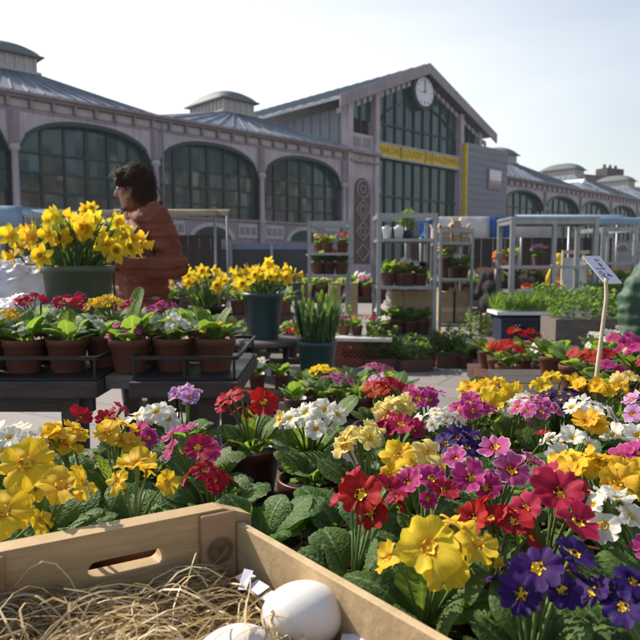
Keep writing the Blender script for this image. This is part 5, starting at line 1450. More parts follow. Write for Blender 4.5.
# two white cylinders on the centre rack top
for i, px in enumerate((387, 399)):
    q = aty(px, 235, 7.1); t = thing('white_pot', ('white pot at the left on the centre rack top shelf', 'white pot beside the dark bushy plant on the centre rack')[i], 'pot', (q.x, 7.12, 1.352))
    b = MB(); b.lathe([(.040, 0), (.052, .11), (.055, .115), (.055, .13), (.05, .13), (.004, .122)], 20); b.build('body', M_WHITEP, t)
    b = MB(); b.lathe([(.004, .131), (.035, .133), (.02, .15), (.003, .152)], 14); b.build('lid', M_WHITEP, t)
q = aty(406, 235, 7.2)
t = thing('bushy_plant', 'dark bushy shrub in a pot on the centre rack top shelf', 'plant', (q.x + .01, 7.2, 1.351))
b = MB(); b.lathe([(.05, 0), (.065, .10), (.06, .10), (.004, .09)], 16); b.build('pot', M_BLACKRAIL, t)
r = random.Random(2); b = MB()
for i in range(420):
    d = V((r.gauss(0, 1), r.gauss(0, 1), r.gauss(0, 1))).normalized() * r.random() ** .4
    leaf_into(b, (d.x * .10, d.y * .10, .21 + d.z * .12), r.uniform(0, 6.28), .045, .011, r.uniform(-.3, 1.2), r.uniform(-.6, .6), i, 2, 3, rib=0)
b.build('foliage', M_LEAF, t)
# pale leaning board
q = aty(578, 290, 8.9)
t = thing('display_board', 'whitish leaning board in a wooden frame behind the wide rack', 'board', (q.x, 8.9, 0))
b = MB(); b.hexa([(-.22, 0, .5), (.16, 0, .5), (.16, .03, .5), (-.22, .03, .5), (-.12, .25, 1.16), (.14, .25, 1.16), (.14, .28, 1.16), (-.12, .28, 1.16)]); b.build('panel', M_TRAYW, t)
for x0, x1 in ((-.24, -.13), (.18, .155)):
    b = MB(); b.bar((x0, -.02, .0), (x1, .25, 1.26), .03, .03); b.build('frame_post', M_STICK, t)
b = MB(); b.bar((-.14, .25, 1.24), (.24, .25, 1.24), .03, .05); b.build('frame_rail', M_STICK, t)

# ------------------------------------------------------------------ stalls with awnings
M_BLUET = basic('blue_tarpaulin', (.07, .22, .55), .5, var=.12, scale=2, trans=.6)
M_WHITET = basic('white_tarpaulin', (.78, .78, .80), .5, var=.06, scale=2, trans=.6)
M_PBLUET = basic('pale_blue_tarpaulin', (.46, .60, .74), .4, var=.1, scale=1.5, trans=.6)
M_BEIGET = basic('beige_canvas', (.42, .36, .24), .8, var=.1, scale=2, trans=.2)
def stall(label, x0, x1, y0, y1, zf, zb_, strips, table_m, valance=.5, group='market stalls with awnings'):
    t = thing('market_stall', label, 'market stall', ((x0 + x1) / 2, (y0 + y1) / 2, 0), 0, group); hx, hy = (x1 - x0) / 2, (y1 - y0) / 2
    for a, b_, m in strips:
        X0, X1 = -hx + 2 * hx * a, -hx + 2 * hx * b_
        n = 8; rows = []
        for i in range(n + 1):
            k = i / n; rows.append([(X0, -hy + 2 * hy * k, zf + (zb_ - zf) * k - .10 * math.sin(PI * k) ), (X1 - .004, -hy + 2 * hy * k, zf + (zb_ - zf) * k - .10 * math.sin(PI * k))])
        w = MB(); w.grid(rows)
        o = w.build('awning', m, t); s = o.modifiers.new('thickness', 'SOLIDIFY'); s.thickness = .006
        if valance:
            w = MB(); nn = 12; rows = [[], []]
            for i in range(nn + 1):
                x = X0 + (X1 - X0 - .004) * i / nn; f = .03 * math.sin(i * 1.7)
                rows[0].append((x, -hy - .01, zf)); rows[1].append((x, -hy - .01 + f, zf - valance))
            w.grid(rows); o = w.build('valance', m, t); s = o.modifiers.new('thickness', 'SOLIDIFY'); s.thickness = .005
    for sx in (-1, 1):
        for sy, z in ((-1, zf), (1, zb_)):
            b = MB(); b.tube([(sx * (hx - .05), sy * (hy - .06), 0), (sx * (hx - .05), sy * (hy - .06), z - .04)], .022, 8); b.build('pole', M_STEEL, t)
    b = MB(); b.box(-hx + .1, -hy + .25, .72, hx - .1, hy - .4, .76); b.box(-hx + .12, -hy + .28, .15, hx - .12, -hy + .3, .715); b.build('counter', table_m, t)
    b = MB()
    for k in range(9): b.box(-hx + .15 + k * (2 * hx - .3) / 9, hy - .1, .3, -hx + .15 + (k + .92) * (2 * hx - .3) / 9, hy - .08, zb_ - .5)
    b.build('back_cloth', M_DARKWOOD, t)
    return t
s0, s1 = aty(419, 220, 13.2), aty(560, 220, 13.2)
stall('long market stall with blue and white striped awning before the hall gable', s0.x, s1.x, 13.2, 15.6, 2.02, 2.16, ((0, .14, M_BLUET), (.142, .50, M_WHITET), (.502, .66, M_BLUET), (.662, 1, M_WHITET)), M_GREYWOOD, .42)
s0, s1 = aty(568, 220, 11.0), aty(700, 220, 11.0)
stall('market stall with pale blue awning at the far right', s0.x, s1.x, 11, 14, 1.85, 2.12, ((0, 1, M_PBLUET),), M_GREYWOOD, .12)
s0, s1 = aty(84, 205, 11), aty(217, 205, 11)
stall('flat beige canopy stall behind the woman', s0.x, s1.x, 11.0, 12.6, 1.98, 2.12, ((0, 1, M_BEIGET),), M_DARKWOOD, .10)
s0, s1 = aty(-60, 205, 9.5), aty(22, 205, 9.5)
stall('pale blue canopy stall at the left edge behind the daffodils', s0.x, s1.x, 9.5, 11.2, 1.92, 2.0, ((0, 1, M_PBLUET),), M_GREYWOOD, .30)
M_DARKCLOTHP = basic('dark_grey_panel', (.05, .055, .06), .7, var=.3, scale=1.5)
# long blue railed counter in front of the hall
s0, s1 = aty(150, 243, 14), aty(312, 243, 14)
t = thing('barrier', 'long low blue grey barrier in front of the hall arches', 'barrier', ((s0.x + s1.x) / 2, 14, 0), .05)
hx = (s1.x - s0.x) / 2
b = MB(); b.box(-hx, -.03, 1.38, hx, .03, 1.5); b.build('rail', basic('blue_grey_paint', (.16, .20, .30), .5, var=.1), t)
b = MB(); b.box(-hx + .02, -.012, .25, hx - .02, .012, 1.375); b.build('panel', M_DARKCLOTHP, t)
for k in range(5):
    b = MB(); x = -hx + 2 * hx * k / 4; b.box(x - .03, -.031 - .03, 0, x + .03, -.032, 1.5); b.build('post', M_STEEL, t)
# goods on the stalls: crates of produce, each its own box
M_SLATBOX = basic('slat_box_wood', (.34, .25, .16), .75, var=.25, scale=6)
def slatbox(label, loc, w=.5, d=.35, h=.2, fill=None, group='slatted boxes on the stalls'):
    t = thing('slatted_box', label, 'box', loc, 0, group)
    for z in (.0, .5):
        b = MB(); y = d / 2; k0, k1 = z * h, z * h + h * .42
        b.box(-w / 2, -y, k0, w / 2, -y + .01, k1); b.box(-w / 2, y - .01, k0, w / 2, y, k1); b.box(-w / 2, -y + .0105, k0, -w / 2 + .01, y - .0105, k1); b.box(w / 2 - .01, -y + .0105, k0, w / 2, y - .0105, k1)
        b.build('slat', M_SLATBOX, t)
    b = MB(); b.box(-w / 2 + .011, -d / 2 + .011, .002, w / 2 - .011, d / 2 - .011, .01); b.build('base', M_SLATBOX, t)
    if fill:
        r = random.Random(int(loc[0] * 100)); b = MB()
        for i in range(26): b.ball((r.uniform(-w / 2 + .05, w / 2 - .05), r.uniform(-d / 2 + .05, d / 2 - .05), h * .8 + r.uniform(-.02, .03)), .045, 8)
        f = b.build('produce', fill, t); f['kind'] = 'stuff'
M_GREENF = basic('green_produce', (.10, .20, .04), .5, var=.3, scale=9); M_OR = basic('orange_produce', (.55, .20, .02), .5, var=.2, scale=9)
x0 = aty(465, 230, 13.5).x
for i, (f, nm) in enumerate(((None, 'empty slatted box'), (M_OR, 'slatted box of orange fruit'), (M_GREENF, 'slatted box of green produce'), (M_OR, 'second slatted box of orange fruit'))):
    slatbox(f'{nm}, {ORD[i]} from the left on the striped stall counter', (x0 + i * .56, 13.8, .762), fill=f)
x0 = aty(590, 230, 11.5).x
for i, (f, nm) in enumerate(((M_GREENF, 'slatted box of green produce'), (M_OR, 'slatted box of orange fruit'), (M_GREENF, 'second slatted box of green produce'))):
    slatbox(f'{nm}, {ORD[i]} from the left under the pale blue awning', (x0 + i * .56, 11.6, .762), fill=f)

# ------------------------------------------------------------------ people
def blob(name, prims, voxel, mats, parent, smooth=3, noise_amp=0.0, quilt=0.0, pitch=.075):
    mb = MB()
    for p in prims:
        if p[0] == 'cap':
            _, a, r0, b, r1 = p; a, b = V(a), V(b); d = (b - a); L = d.length; d = d.normalized() if L > 1e-6 else V((0, 0, 1))
            pts, rad = [], []
            for k in range(5): t = PI / 2 * k / 5; pts.append(a - d * r0 * math.cos(t)); rad.append(max(1e-4, r0 * math.sin(t)))
            for k in range(7): pts.append(a.lerp(b, k / 6)); rad.append(r0 + (r1 - r0) * k / 6)
            for k in range(1, 6): t = PI / 2 * k / 5; pts.append(b + d * r1 * math.sin(t)); rad.append(max(1e-4, r1 * math.cos(t)))
            mb.tube(pts, rad, 16)
        else:
            b0 = len(mb.v); _, c, rr = p[:3]; mb.ball((0, 0, 0), rr, 20)
            q = Matrix.Rotation(p[4], 3, p[3]) if len(p) > 3 else Matrix.Identity(3)
            for i in range(b0, len(mb.v)): mb.v[i] = tuple(q @ V(mb.v[i]) + V(c))
    me = mb.mesh('tmp', 0); tmp = bpy.data.objects.new('tmp', me); COL.objects.link(tmp)
    rm = tmp.modifiers.new('r', 'REMESH'); rm.mode = 'VOXEL'; rm.voxel_size = voxel
    sm = tmp.modifiers.new('s', 'SMOOTH'); sm.iterations = smooth; sm.factor = .5
    bpy.context.view_layer.update()
    out = bpy.data.meshes.new_from_object(tmp.evaluated_get(bpy.context.evaluated_depsgraph_get()))
    bpy.data.objects.remove(tmp)
    if noise_amp:
        for v in out.vertices:
            n_ = noise.noise(v.co * 16) * noise_amp + noise.noise(v.co * V((30, 30, 12))[0]) * noise_amp * .5
            v.co += v.normal * n_
    if quilt:
        for v in out.vertices:
            ph = v.co.z / pitch + .35 * noise.noise(v.co * 5)
            wr_ = noise.noise(V((v.co.x * 9, v.co.y * 9, v.co.z * 26))) * .5 + noise.noise(V((v.co.x * 22, v.co.y * 22, v.co.z * 40))) * .3
            gr_ = (ph % 1.0) - .5
            rd_ = .35 - abs(noise.noise(V((v.co.x * 11, v.co.y * 11, v.co.z * 17)))) * 1.6
            v.co += v.normal * quilt * (-1.3 * math.exp(-(gr_ / .10) ** 2) + .5 * wr_ + .9 * rd_)
    out.polygons.foreach_set('use_smooth', [True] * len(out.polygons))
    out.materials.clear(); out.materials.append(mats); out.name = name
    return link(name, out, parent)
def strands(hair, n, seed, L=.07, w=.0028, face=None):
    r = random.Random(seed); me = hair.data; mb = MB()
    for _ in range(n):
        v = me.vertices[r.randrange(len(me.vertices))]; p = v.co.copy() + v.normal * r.uniform(-.002, .003); nn = v.normal.copy()
        if face and (v.co - face[0]).dot(face[1]) > .045 and v.co.z < face[0].z + .075: continue
        d = V((r.uniform(-.5, .5), r.uniform(-.5, .5), -1)); d = (d - nn * d.dot(nn)); d = d.normalized() if d.length > .01 else V((1, 0, 0))
        l = L * r.uniform(.5, 1.3); rows = []
        for k in range(6):
            t = k / 5; q = p + d * l * t + nn * (.012 * math.sin(PI * t * .8) * r.uniform(.5, 1.2)) + V((0, 0, -.012 * t * t))
            sd = d.cross(nn).normalized() * w * (1 - .8 * t); rows.append([q - sd, q + sd])
        mb.grid(rows)
    return mb.build('loose_strands', M_HAIR, hair)
M_SKIN = basic('skin', (.36, .19, .13), .5, var=.08, scale=30)
M_HAIR = basic('dark_brown_hair', (.034, .019, .011), .7, var=.5, scale=40, stretch=(1, 1, .3), bump=.5, spec=.12)
M_RUST = basic('rust_brown_padded_cloth', (.17, .046, .020), .8, var=.3, scale=9, bump=.5, bscale=40)
M_COLLAR = basic('dark_brown_collar', (.05, .022, .014), .85, var=.3, scale=20)
M_DARKCLOTH = basic('dark_cloth', (.018, .018, .022), .85, var=.3, scale=12)
M_TROUSER = basic('dark_blue_trousers', (.03, .035, .055), .85, var=.25, scale=14)
M_GREENJ = basic('green_quilted_cloth', (.035, .085, .050), .6, var=.2, scale=9, bump=.25)
M_YCOAT = basic('yellow_oilskin', (.60, .40, .015), .45, var=.12, scale=5)
M_ORHAT = basic('orange_wool', (.42, .10, .025), .9, var=.3, scale=40, bump=.5)
def lerp(a, b, k): return V(a).lerp(V(b), k)
def hand(wrist, d, palm_n, s=1.0):
    """palm, four curled fingers of unequal length, thumb leaving the side of the palm"""
    d = V(d).normalized(); n = V(palm_n).normalized(); side = d.cross(n).normalized(); w = V(wrist); pr = []
    pr.append(('cap', w, .024 * s, w + d * .035 * s, .028 * s))
    for k, (o, L) in enumerate(((-.030, .062), (-.010, .072), (.010, .068), (.029, .052))):
        a = w + d * .03 * s + side * o * .75 * s; b = w + d * .082 * s + side * o * s
        c = b + (d * .75 + n * .5).normalized() * L * .5 * s; e = c + (d * .2 + n * .95).normalized() * L * .5 * s
        pr += [('cap', a, .011 * s, b, .0095 * s), ('cap', b, .009 * s, c, .0082 * s), ('cap', c, .0082 * s, e, .007 * s)]
    a = w + d * .02 * s - side * .024 * s; b = a + (d * .5 - side * .8 + n * .3).normalized() * .042 * s; c = b + (d * .8 + n * .55).normalized() * .032 * s
    pr += [('cap', a, .013 * s, b, .011 * s), ('cap', b, .0105 * s, c, .008 * s)]
    return pr
def head(c, f, s=1.0):
    """skull, jaw, nose, brow, ears, lips; f = facing"""
    c = V(c); f = V(f).normalized(); sd = V((-f.y, f.x, 0)).normalized(); u = sd.cross(f) * -1; u = u if u.z > 0 else -u
    P_ = lambda a, b, h: c + f * a * s + sd * b * s + u * h * s
    ang = math.atan2(f.y, f.x)
    pr = [('ell', P_(-.012, 0, .02), (.097 * s, .074 * s, .100 * s), 'Z', ang), ('ell', P_(.022, 0, -.045), (.066 * s, .058 * s, .070 * s), 'Z', ang),
          ('cap', P_(.055, 0, -.088), .026 * s, P_(.060, 0, -.085), .024 * s), ('cap', P_(.080, 0, .018), .011 * s, P_(.104, 0, -.022), .0125 * s),
          ('cap', P_(.074, -.03, .035), .014 * s, P_(.074, .03, .035), .014 * s), ('cap', P_(.078, -.016, -.058), .009 * s, P_(.078, .016, -.058), .009 * s),
          ('ell', P_(.058, .035, -.02), (.024 * s, .02 * s, .02 * s)), ('ell', P_(.058, -.035, -.02), (.024 * s, .02 * s, .02 * s))]
    for k in (-1, 1): pr.append(('ell', P_(-.005, k * .076, -.012), (.018 * s, .010 * s, .031 * s), 'Z', ang))
    return pr, P_
def legs(hips, knees, ankles, f, r=(.095, .062, .042)):
    pr = []
    for h, k, a in zip(hips, knees, ankles): pr += [('cap', h, r[0], k, r[1]), ('cap', k, r[1], a, r[2])]
    return pr
M_EYEW = basic('eye_white', (.30, .28, .26), .4, var=.02)
def eyes(P_, s, parent):
    for k in (-1, 1):
        b = MB(); b.ball(P_(.078, k * .032, .008), .0115 * s, 10); o = b.build('eye', M_EYEW, parent)
        b = MB(); b.ball(P_(.0865, k * .032, .008), .0052 * s, 8); b.build('iris', M_HAIR, o)
def shoes(anks, f, parent):
    f = V(f)
    for a in anks:
        a = V(a); b_ = blob('shoe', [('cap', (a.x - f.x * .04, a.y - f.y * .04, .045), .042, (a.x + f.x * .13, a.y + f.y * .13, .036), .034)], .012, M_DARKCLOTH, parent)

# woman in the rust jacket, body turned towards the tub, looking left
wp_ = aty(146, 300, 3.62); WRZ = .62
wm = thing('person', 'woman in a rust brown padded jacket, dark bobbed hair, handling daffodils', 'person', (wp_.x - .02, 3.62, 0), WRZ)
f = V((-.90, .42, -.16)).normalized()
hp, P_ = head((-.035, .0, 1.505), f, .97)
hips = [(0, -.10, .88), (0, .10, .88)]; kn = [(-.02, -.11, .48), (-.03, .11, .48)]; an_ = [(.02, -.11, .08), (.0, .11, .08)]
shL, shR = V((.015, -.185, 1.345)), V((.015, .185, 1.345)); elL, elR = V((.085, -.29, 1.075)), V((.02, .26, 1.09)); wrL, wrR = V((-.19, -.16, 1.085)), V((-.22, .14, 1.16))
body = hp + [('cap', (.0, 0, 1.46), .050, (0, 0, 1.36), .06), ('cap', (0, -.07, 1.30), .09, (0, .07, 1.30), .09), ('cap', (0, 0, 1.25), .11, (0, 0, .92), .12)]
body += legs(hips, kn, an_, f) + [('cap', shL, .05, elL, .042), ('cap', elL, .042, wrL, .028), ('cap', shR, .05, elR, .042), ('cap', elR, .042, wrR, .028)]
body += hand(wrL, (-1, .2, .05), (.1, .9, -.2)) + hand(wrR, (-1, -.1, .25), (.1, -.9, -.2))
bo = blob('body', body, .0075, M_SKIN, wm, 2)
eyes(P_, .97, bo)
jk = [('cap', (.0, -.135, 1.32), .090, (.0, .135, 1.32), .090), ('cap', (.0, -.09, 1.22), .132, (.0, .09, 1.22), .132), ('cap', (-.01, -.09, 1.08), .145, (-.01, .09, 1.08), .145), ('cap', (-.005, -.08, .97), .132, (-.005, .08, .97), .132), ('cap', (.0, -.08, .84), .136, (.0, .08, .84), .136), ('cap', (.0, -.085, .74), .138, (.0, .085, .74), .138),
      ('cap', (-.0, 0, 1.43), .066, (.0, 0, 1.36), .085)]
blob('jacket', jk, .009, M_RUST, wm, 2, .003, .011, .085)
for a_, e_, w_ in ((shL, elL, wrL), (shR, elR, wrR)):
    sl = [('cap', a_, .078, a_.lerp(e_, .5), .074), ('cap', a_.lerp(e_, .5), .070, e_, .064), ('cap', e_, .066, e_.lerp(w_, .5), .062), ('cap', e_.lerp(w_, .5), .062, e_.lerp(w_, .88), .050)]
    for k in range(3): sl.append(('ell', a_.lerp(e_, .3 + .3 * k), (.078, .078, .05)))
    sl.append(('ell', e_.lerp(w_, .92), (.05, .052, .052)))
    blob('cuff', [('cap', e_.lerp(w_, .95), .043, e_.lerp(w_, 1.0), .040)], .006, M_COLLAR, wm, 1)
    blob('sleeve', sl, .008, M_RUST, wm, 2, .003, .011, .085)
cl = []
for k in range(14):
    t0, t1 = math.radians(-150 + k * 300 / 14), math.radians(-150 + (k + 1) * 300 / 14)
    q = lambda t, z, rr: (rr * 1.05 * math.cos(t) - .005, rr * math.sin(t), z + .012 * math.cos(t))
    for z, rr in ((1.405, .088), (1.428, .082), (1.450, .080)): cl.append(('cap', q(t0, z, rr), .014, q(t1, z, rr), .014))
blob('collar', cl, .006, M_RUST, wm, 1, .003)
zp = MB(); zp.tube([(-.083, 0, 1.40), (-.150, 0, 1.30), (-.158, 0, 1.15), (-.160, 0, 1.0), (-.150, 0, .80)], .006, 6); zp.build('zip', M_COLLAR, wm)
blob('trousers', legs([(0, -.08, .84), (0, .08, .84)], kn, an_, f, (.09, .08, .07)) + [('cap', (0, -.06, .84), .095, (0, .06, .84), .095)], .014, M_TROUSER, wm, 3)
hr = [('ell', P_(-.026, 0, .045), (.100, .086, .090)), ('ell', P_(-.050, 0, -.015), (.076, .084, .085)), ('cap', P_(.05, -.035, .085), .032, P_(.05, .035, .085), .032), ('cap', P_(-.018, -.066, .03), .034, P_(-.03, -.070, -.05), .026), ('cap', P_(-.018, .066, .03), .034, P_(-.03, .070, -.05), .026), ('cap', P_(-.075, -.03, -.055), .040, P_(-.075, .03, -.055), .040), ('cap', P_(.078, -.03, .078), .022, P_(.07, -.062, .03), .016), ('cap', P_(.078, .03, .078), .022, P_(.07, .062, .03), .016)]
hair_ = blob('hair', hr, .008, M_HAIR, wm, 2, .012); strands(hair_, 900, 3, L=.055, face=(P_(0, 0, 0), f))
shoes(an_, (-1, 0, 0), wm)
# the bunch she holds
hb_ = V((wm.location.x, 3.62, 0)) + Matrix.Rotation(WRZ, 3, 'Z') @ (wrL + V((-.075, .0, .01)))
bn = thing('daffodil_bunch', 'loose bunch of yellow daffodils in the hands of the woman in rust jacket', 'daffodils', hb_)
r = random.Random(31)
for i in range(9):
    an = 2.399 * i; q = .075 * math.sqrt((i + .5) / 9); pos = V((-.03 + q * math.cos(an) * 1.2, -.06 + q * math.sin(an) * .6, .10 + r.uniform(-.05, .03)))
    add_daff(bn, pos, V((r.uniform(-.6, .6), -.8, r.uniform(-.5, .2))), .04, (.01, .01, -.10), r)
for i in range(5):
    pos = V((-.085 + r.uniform(-.03, .03), .02 + r.uniform(-.03, .03), .25 + r.uniform(-.05, .04)))
    add_daff(bn, pos, V((r.uniform(-.6, .3), -.8, r.uniform(-.4, .2))), .04, (.0, .01, -.08), r)
blades(14, .03, .22, 71, spread=.7).build('foliage', M_BLADE, bn).location = (0, 0, -.10)

# customer in green quilted jacket at the right edge, bending, arm hanging to the flowers
gp = aty(690, 300, 2.75)
gm = thing('person', 'person in a green quilted jacket bending over the flowers at the right edge', 'person', (gp.x, 2.78, 0), 0)
f = V((-.75, -.35, -.55)).normalized()
hp, P_ = head((-.10, -.02, 1.30), f)
hips = [(.22, -.09, .84), (.22, .09, .84)]; kn = [(.16, -.10, .46), (.16, .10, .46)]; an_ = [(.24, -.10, .08), (.24, .10, .08)]
shL, shR = V((-.055, -.16, 1.10)), V((.0, .17, 1.13)); elL, elR = V((-.135, -.20, .96)), V((-.12, .2, .93)); wrL, wrR = V((-.15, -.22, .81)), V((-.13, .16, .72))
body = hp + [('cap', (-.05, 0, 1.22), .05, (.0, 0, 1.14), .06), ('cap', (.02, -.07, 1.08), .10, (.02, .07, 1.08), .10), ('cap', (.05, 0, 1.05), .13, (.2, 0, .86), .135)] + legs(hips, kn, an_, f)
body += [('cap', shL, .05, elL, .04), ('cap', elL, .04, wrL, .028), ('cap', shR, .05, elR, .04), ('cap', elR, .04, wrR, .028)] + hand(wrL, (-.3, 0, -1), (-.6, .6, .2)) + hand(wrR, (-.5, 0, -.8), (-.5, -.6, 0))
bo = blob('body', body, .0085, M_SKIN, gm, 2); eyes(P_, 1.0, bo)
jk = [('cap', (.02, -.10, 1.07), .115, (.02, .10, 1.07), .115), ('cap', (.12, -.06, .96), .16, (.12, .06, .96), .16), ('cap', (.22, -.06, .84), .165, (.22, .06, .84), .165)]
for a, b, c in ((shL, elL, wrL), (shR, elR, wrR)):
    for k in range(4): p = a.lerp(b, k / 4); jk.append(('ell', p, (.085, .085, .085)))
    for k in range(4): p = b.lerp(c, k / 4.6); jk.append(('ell', p, (.086 - .004 * k, .084 - .004 * k, .052)))
blob('jacket', jk, .011, M_GREENJ, gm, 4, .012, .002, .06)
blob('trousers', legs(hips, kn, an_, f, (.115, .085, .07)) + [('cap', (.22, -.08, .86), .12, (.22, .08, .86), .12)], .014, M_TROUSER, gm, 3)
blob('hair', [('ell', P_(-.03, 0, .04), (.10, .085, .095)), ('ell', P_(-.055, 0, -.01), (.075, .08, .085))], .009, M_HAIR, gm, 2, .008)
shoes(an_, (-1, 0, 0), gm)
# seated person with orange hat, seen from behind
op_ = aty(499, 280, 8.7)
om = thing('person', 'seated person in a dark coat and orange knitted hat, seen from behind', 'person', (op_.x, 8.7, 0), -.25)
f = V((.1, 1, -.1)).normalized(); hp, P_ = head((0, .02, 1.13), f)
hips = [(-.09, .02, .50), (.09, .02, .50)]; kn = [(-.1, .42, .50), (.1, .42, .50)]; an_ = [(-.1, .42, .09), (.1, .42, .09)]
sh = [V((-.17, 0, .93)), V((.17, 0, .93))]; el = [V((-.24, .04, .68)), V((.24, .04, .68))]; wr_ = [V((-.12, .28, .62)), V((.12, .28, .62))]
body = hp + [('cap', (0, 0, 1.03), .05, (0, 0, .95), .06), ('cap', (0, 0, .9), .13, (0, 0, .55), .14)] + legs(hips, kn, an_, f)
coat = [('cap', (0, 0, .94), .075, (0, 0, 1.03), .068), ('cap', (-.1, 0, .90), .11, (.1, 0, .90), .11), ('cap', (-.07, 0, .75), .155, (.07, 0, .75), .155), ('cap', (-.08, 0, .55), .17, (.08, 0, .55), .17)]
for a, b, c in zip(sh, el, wr_): body += [('cap', a, .05, b, .04), ('cap', b, .04, c, .028)] + hand(c, (0, 1, -.1), (0, .1, -1)); coat += [('cap', a, .075, b, .072), ('cap', b, .07, c, .05)]
bo = blob('body', body, .010, M_SKIN, om, 2); eyes(P_, 1.0, bo)
blob('coat', coat, .014, M_DARKCLOTH, om, 3, .004); blob('trousers', legs(hips, kn, an_, f, (.11, .08, .06)), .016, M_DARKCLOTH, om, 3)
blob('hat', [('ell', P_(-.01, 0, .055), (.098, .098, .085)), ('ell', P_(-.01, 0, .03), (.104, .104, .04))], .010, M_ORHAT, om, 2, .004)
shoes(an_, (0, 1, 0), om)
sx = thing('seat_box', 'plain wooden box under the person with orange hat', 'box', (op_.x, 8.7, 0), -.25); b = MB(); b.box(-.2, -.17, 0, .2, .17, .37); b.build('body', M_SLATBOX, sx, bevel=.006); b = MB(); b.box(-.21, -.18, .371, .21, .18, .389); b.build('lid', M_SLATBOX, sx)
# child in yellow hooded raincoat
yp = aty(558, 275, 12.0)
ym = thing('person', 'child in a yellow hooded raincoat seen through the wide rack', 'person', (yp.x, 12.0, .06), 0)
f = V((.2, 1, -.2)).normalized(); s = .88; hp, P_ = head((0, 0, 1.06), f, s)
hips = [(-.06, 0, .55), (.06, 0, .55)]; kn = [(-.065, .01, .30), (.065, .01, .30)]; an_ = [(-.07, 0, .07), (.07, 0, .07)]
body = hp + [('cap', (0, 0, .97), .04, (0, 0, .9), .05), ('cap', (0, 0, .86), .10, (0, 0, .58), .11)] + legs(hips, kn, an_, f, (.07, .045, .03))
coat = [('cap', (-.06, 0, .86), .085, (.06, 0, .86), .085), ('cap', (-.05, 0, .7), .115, (.05, 0, .7), .115), ('cap', (-.06, 0, .48), .135, (.06, 0, .48), .135)]
for k in (-1, 1):
    a, b, c = V((k * .12, 0, .87)), V((k * .18, .02, .70)), V((k * .15, .10, .56)); body += [('cap', a, .035, b, .03), ('cap', b, .03, c, .02)] + hand(c, (0, .4, -.9), (-k, 0, 0), .7); coat += [('cap', a, .055, b, .052), ('cap', b, .052, c, .04)]
bo = blob('body', body, .009, M_SKIN, ym, 2); eyes(P_, s, bo)
blob('raincoat', coat, .012, M_YCOAT, ym, 3, .003)
blob('hood', [('ell', P_(-.025, 0, .02), (.115, .105, .125)), ('ell', P_(-.04, 0, -.08), (.10, .10, .07))], .011, M_YCOAT, ym, 2, .003)
blob('boots', legs(kn, kn, an_, f, (.05, .05, .045)), .012, M_DARKCLOTH, ym, 2); shoes(an_, (0, 1, 0), ym)

# terrace of houses opposite, mirrored in the hall windows
tr = thing('terrace_house', 'row of brick town houses opposite the market hall, mirrored in its windows', 'house', (34, 2, 0), 0)
b = MB(); b.box(0, -24, 0, 9, 30, 10.5); b.build('wall', basic('red_brick', (.24, .13, .10), .85, var=.3, scale=2), tr)
b = MB(); b.prism([(-.5, 10.5), (9.5, 10.5), (4.5, 14)], 'y', -24.2, 30.2); b.build('roof', M_SLATE, tr)
for i in range(16):
    for z in (1.4, 4.4, 7.4):
        b = MB(); y = -22.6 + i * 3.3; b.box(-.06, y, z, -.002, y + 1.3, z + 1.9); b.build('window', M_WHITEP if (i * 7 + int(z)) % 3 else M_PALE, tr)
# ------------------------------------------------------------------ light, sky, camera
SUN_AZ, SUN_EL = math.radians(-57), math.radians(39)      # azimuth from +Y, minus = to the left
sd_ = V((math.sin(SUN_AZ) * math.cos(SUN_EL), math.cos(SUN_AZ) * math.cos(SUN_EL), math.sin(SUN_EL)))
su = bpy.data.lights.new('sun', 'SUN'); su.energy = 5.0; su.angle = math.radians(.55); su.color = (1.0, .91, .78)
so2 = bpy.data.objects.new('sun', su); COL.objects.link(so2); so2.rotation_euler = sd_.to_track_quat('Z', 'Y').to_euler()
w = bpy.data.worlds.new('World'); scene.world = w; w.use_nodes = True
nt = w.node_tree; nt.nodes.clear()
out = nt.nodes.new('ShaderNodeOutputWorld'); bg = nt.nodes.new('ShaderNodeBackground')
sky = nt.nodes.new('ShaderNodeTexSky'); sky.sky_type = 'NISHITA'; sky.sun_disc = False
sky.sun_elevation = SUN_EL; sky.sun_rotation = SUN_AZ; sky.dust_density = 2.0; sky.air_density = 1.2; sky.ozone_density = 1.0
tc = nt.nodes.new('ShaderNodeTexCoord'); mp = nt.nodes.new('ShaderNodeMapping'); mp.inputs['Scale'].default_value = (1, 1, 4.0)
nz = nt.nodes.new('ShaderNodeTexNoise'); nz.inputs['Scale'].default_value = 2.2; nz.inputs['Detail'].default_value = 7
nt.links.new(tc.outputs['Generated'], mp.inputs[0]); nt.links.new(mp.outputs[0], nz.inputs['Vector'])
cr = ramp(nt, nz.outputs['Fac'], [(.35, (.62, .62, .62)), (.75, (.92, .92, .92))])
sep = nt.nodes.new('ShaderNodeSeparateXYZ'); nt.links.new(tc.outputs['Generated'], sep.inputs[0])
ev = ramp(nt, sep.outputs[2], [(.28, (1, 1, 1)), (.75, (.10, .10, .10))])
dt = nt.nodes.new('ShaderNodeVectorMath'); dt.operation = 'DOT_PRODUCT'; dt.inputs[1].default_value = (-.55, .83, 0)
nt.links.new(tc.outputs['Generated'], dt.inputs[0])
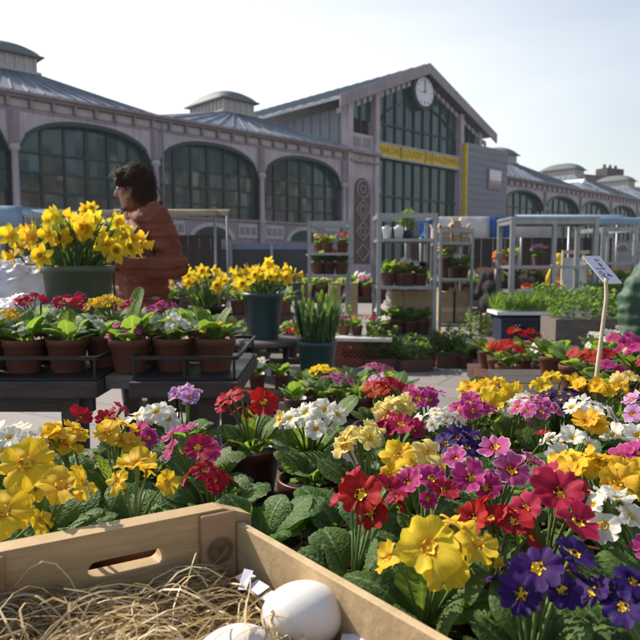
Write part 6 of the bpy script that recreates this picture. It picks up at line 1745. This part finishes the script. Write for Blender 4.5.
sv = ramp(nt, dt.outputs['Value'], [(.05, (.20, .20, .20)), (.5, (.38, .38, .38)), (.92, (1, 1, 1))])
def mul(p, q):
    m_ = nt.nodes.new('ShaderNodeMath'); m_.operation = 'MULTIPLY'; nt.links.new(p, m_.inputs[0]); nt.links.new(q, m_.inputs[1]); return m_.outputs[0]
veil = mul(mul(cr.outputs[0], ev.outputs[0]), sv.outputs[0])
mx = nt.nodes.new('ShaderNodeMix'); mx.data_type = 'RGBA'; mx.inputs[7].default_value = (9.6, 9.35, 8.75, 1)
nt.links.new(veil, mx.inputs[0]); nt.links.new(sky.outputs[0], mx.inputs[6])
nt.links.new(mx.outputs[2], bg.inputs[0]); bg.inputs[1].default_value = .11
nt.links.new(bg.outputs[0], out.inputs[0])
cd = bpy.data.cameras.new('camera'); co_ = bpy.data.objects.new('camera', cd); COL.objects.link(co_)
cd.sensor_width = 36; cd.sensor_fit = 'HORIZONTAL'; cd.lens = 36 * FOC / 640; cd.clip_start = .02; cd.clip_end = 3000
co_.location = (0, 0, CAM_H); co_.rotation_euler = (PI / 2 - PITCH, 0, 0)
cd.dof.use_dof = True; cd.dof.focus_distance = .85; cd.dof.aperture_fstop = 12
hz = MB(); hz.box(-950, -650, -1, 950, 1250, 24)
hm, hnt, hout = nodes_of('haze_air')
pv = N(hnt, 'ShaderNodeVolumePrincipled'); pv.inputs['Color'].default_value = (.86, .93, 1, 1); pv.inputs['Density'].default_value = .0008
hnt.links.new(pv.outputs[0], hout.inputs['Volume'])
ho = hz.build('haze', hm); ho['kind'] = 'stuff'; ho['label'] = 'thin pale spring haze over the market square'
scene.camera = co_
scene.view_settings.view_transform = 'Standard'; scene.view_settings.look = 'None'; scene.view_settings.exposure = 0.52; scene.view_settings.gamma = 1.0
scene.cycles.use_denoising = True
scene.cycles.max_bounces = 8; scene.cycles.transparent_max_bounces = 8
scene.render.resolution_x = scene.render.resolution_y = 1024
# prototypes that were never placed
for lst in PROTO.values():
    for o in lst:
        if o.name not in USED:
            for c in list(o.children): bpy.data.objects.remove(c)
            bpy.data.objects.remove(o)
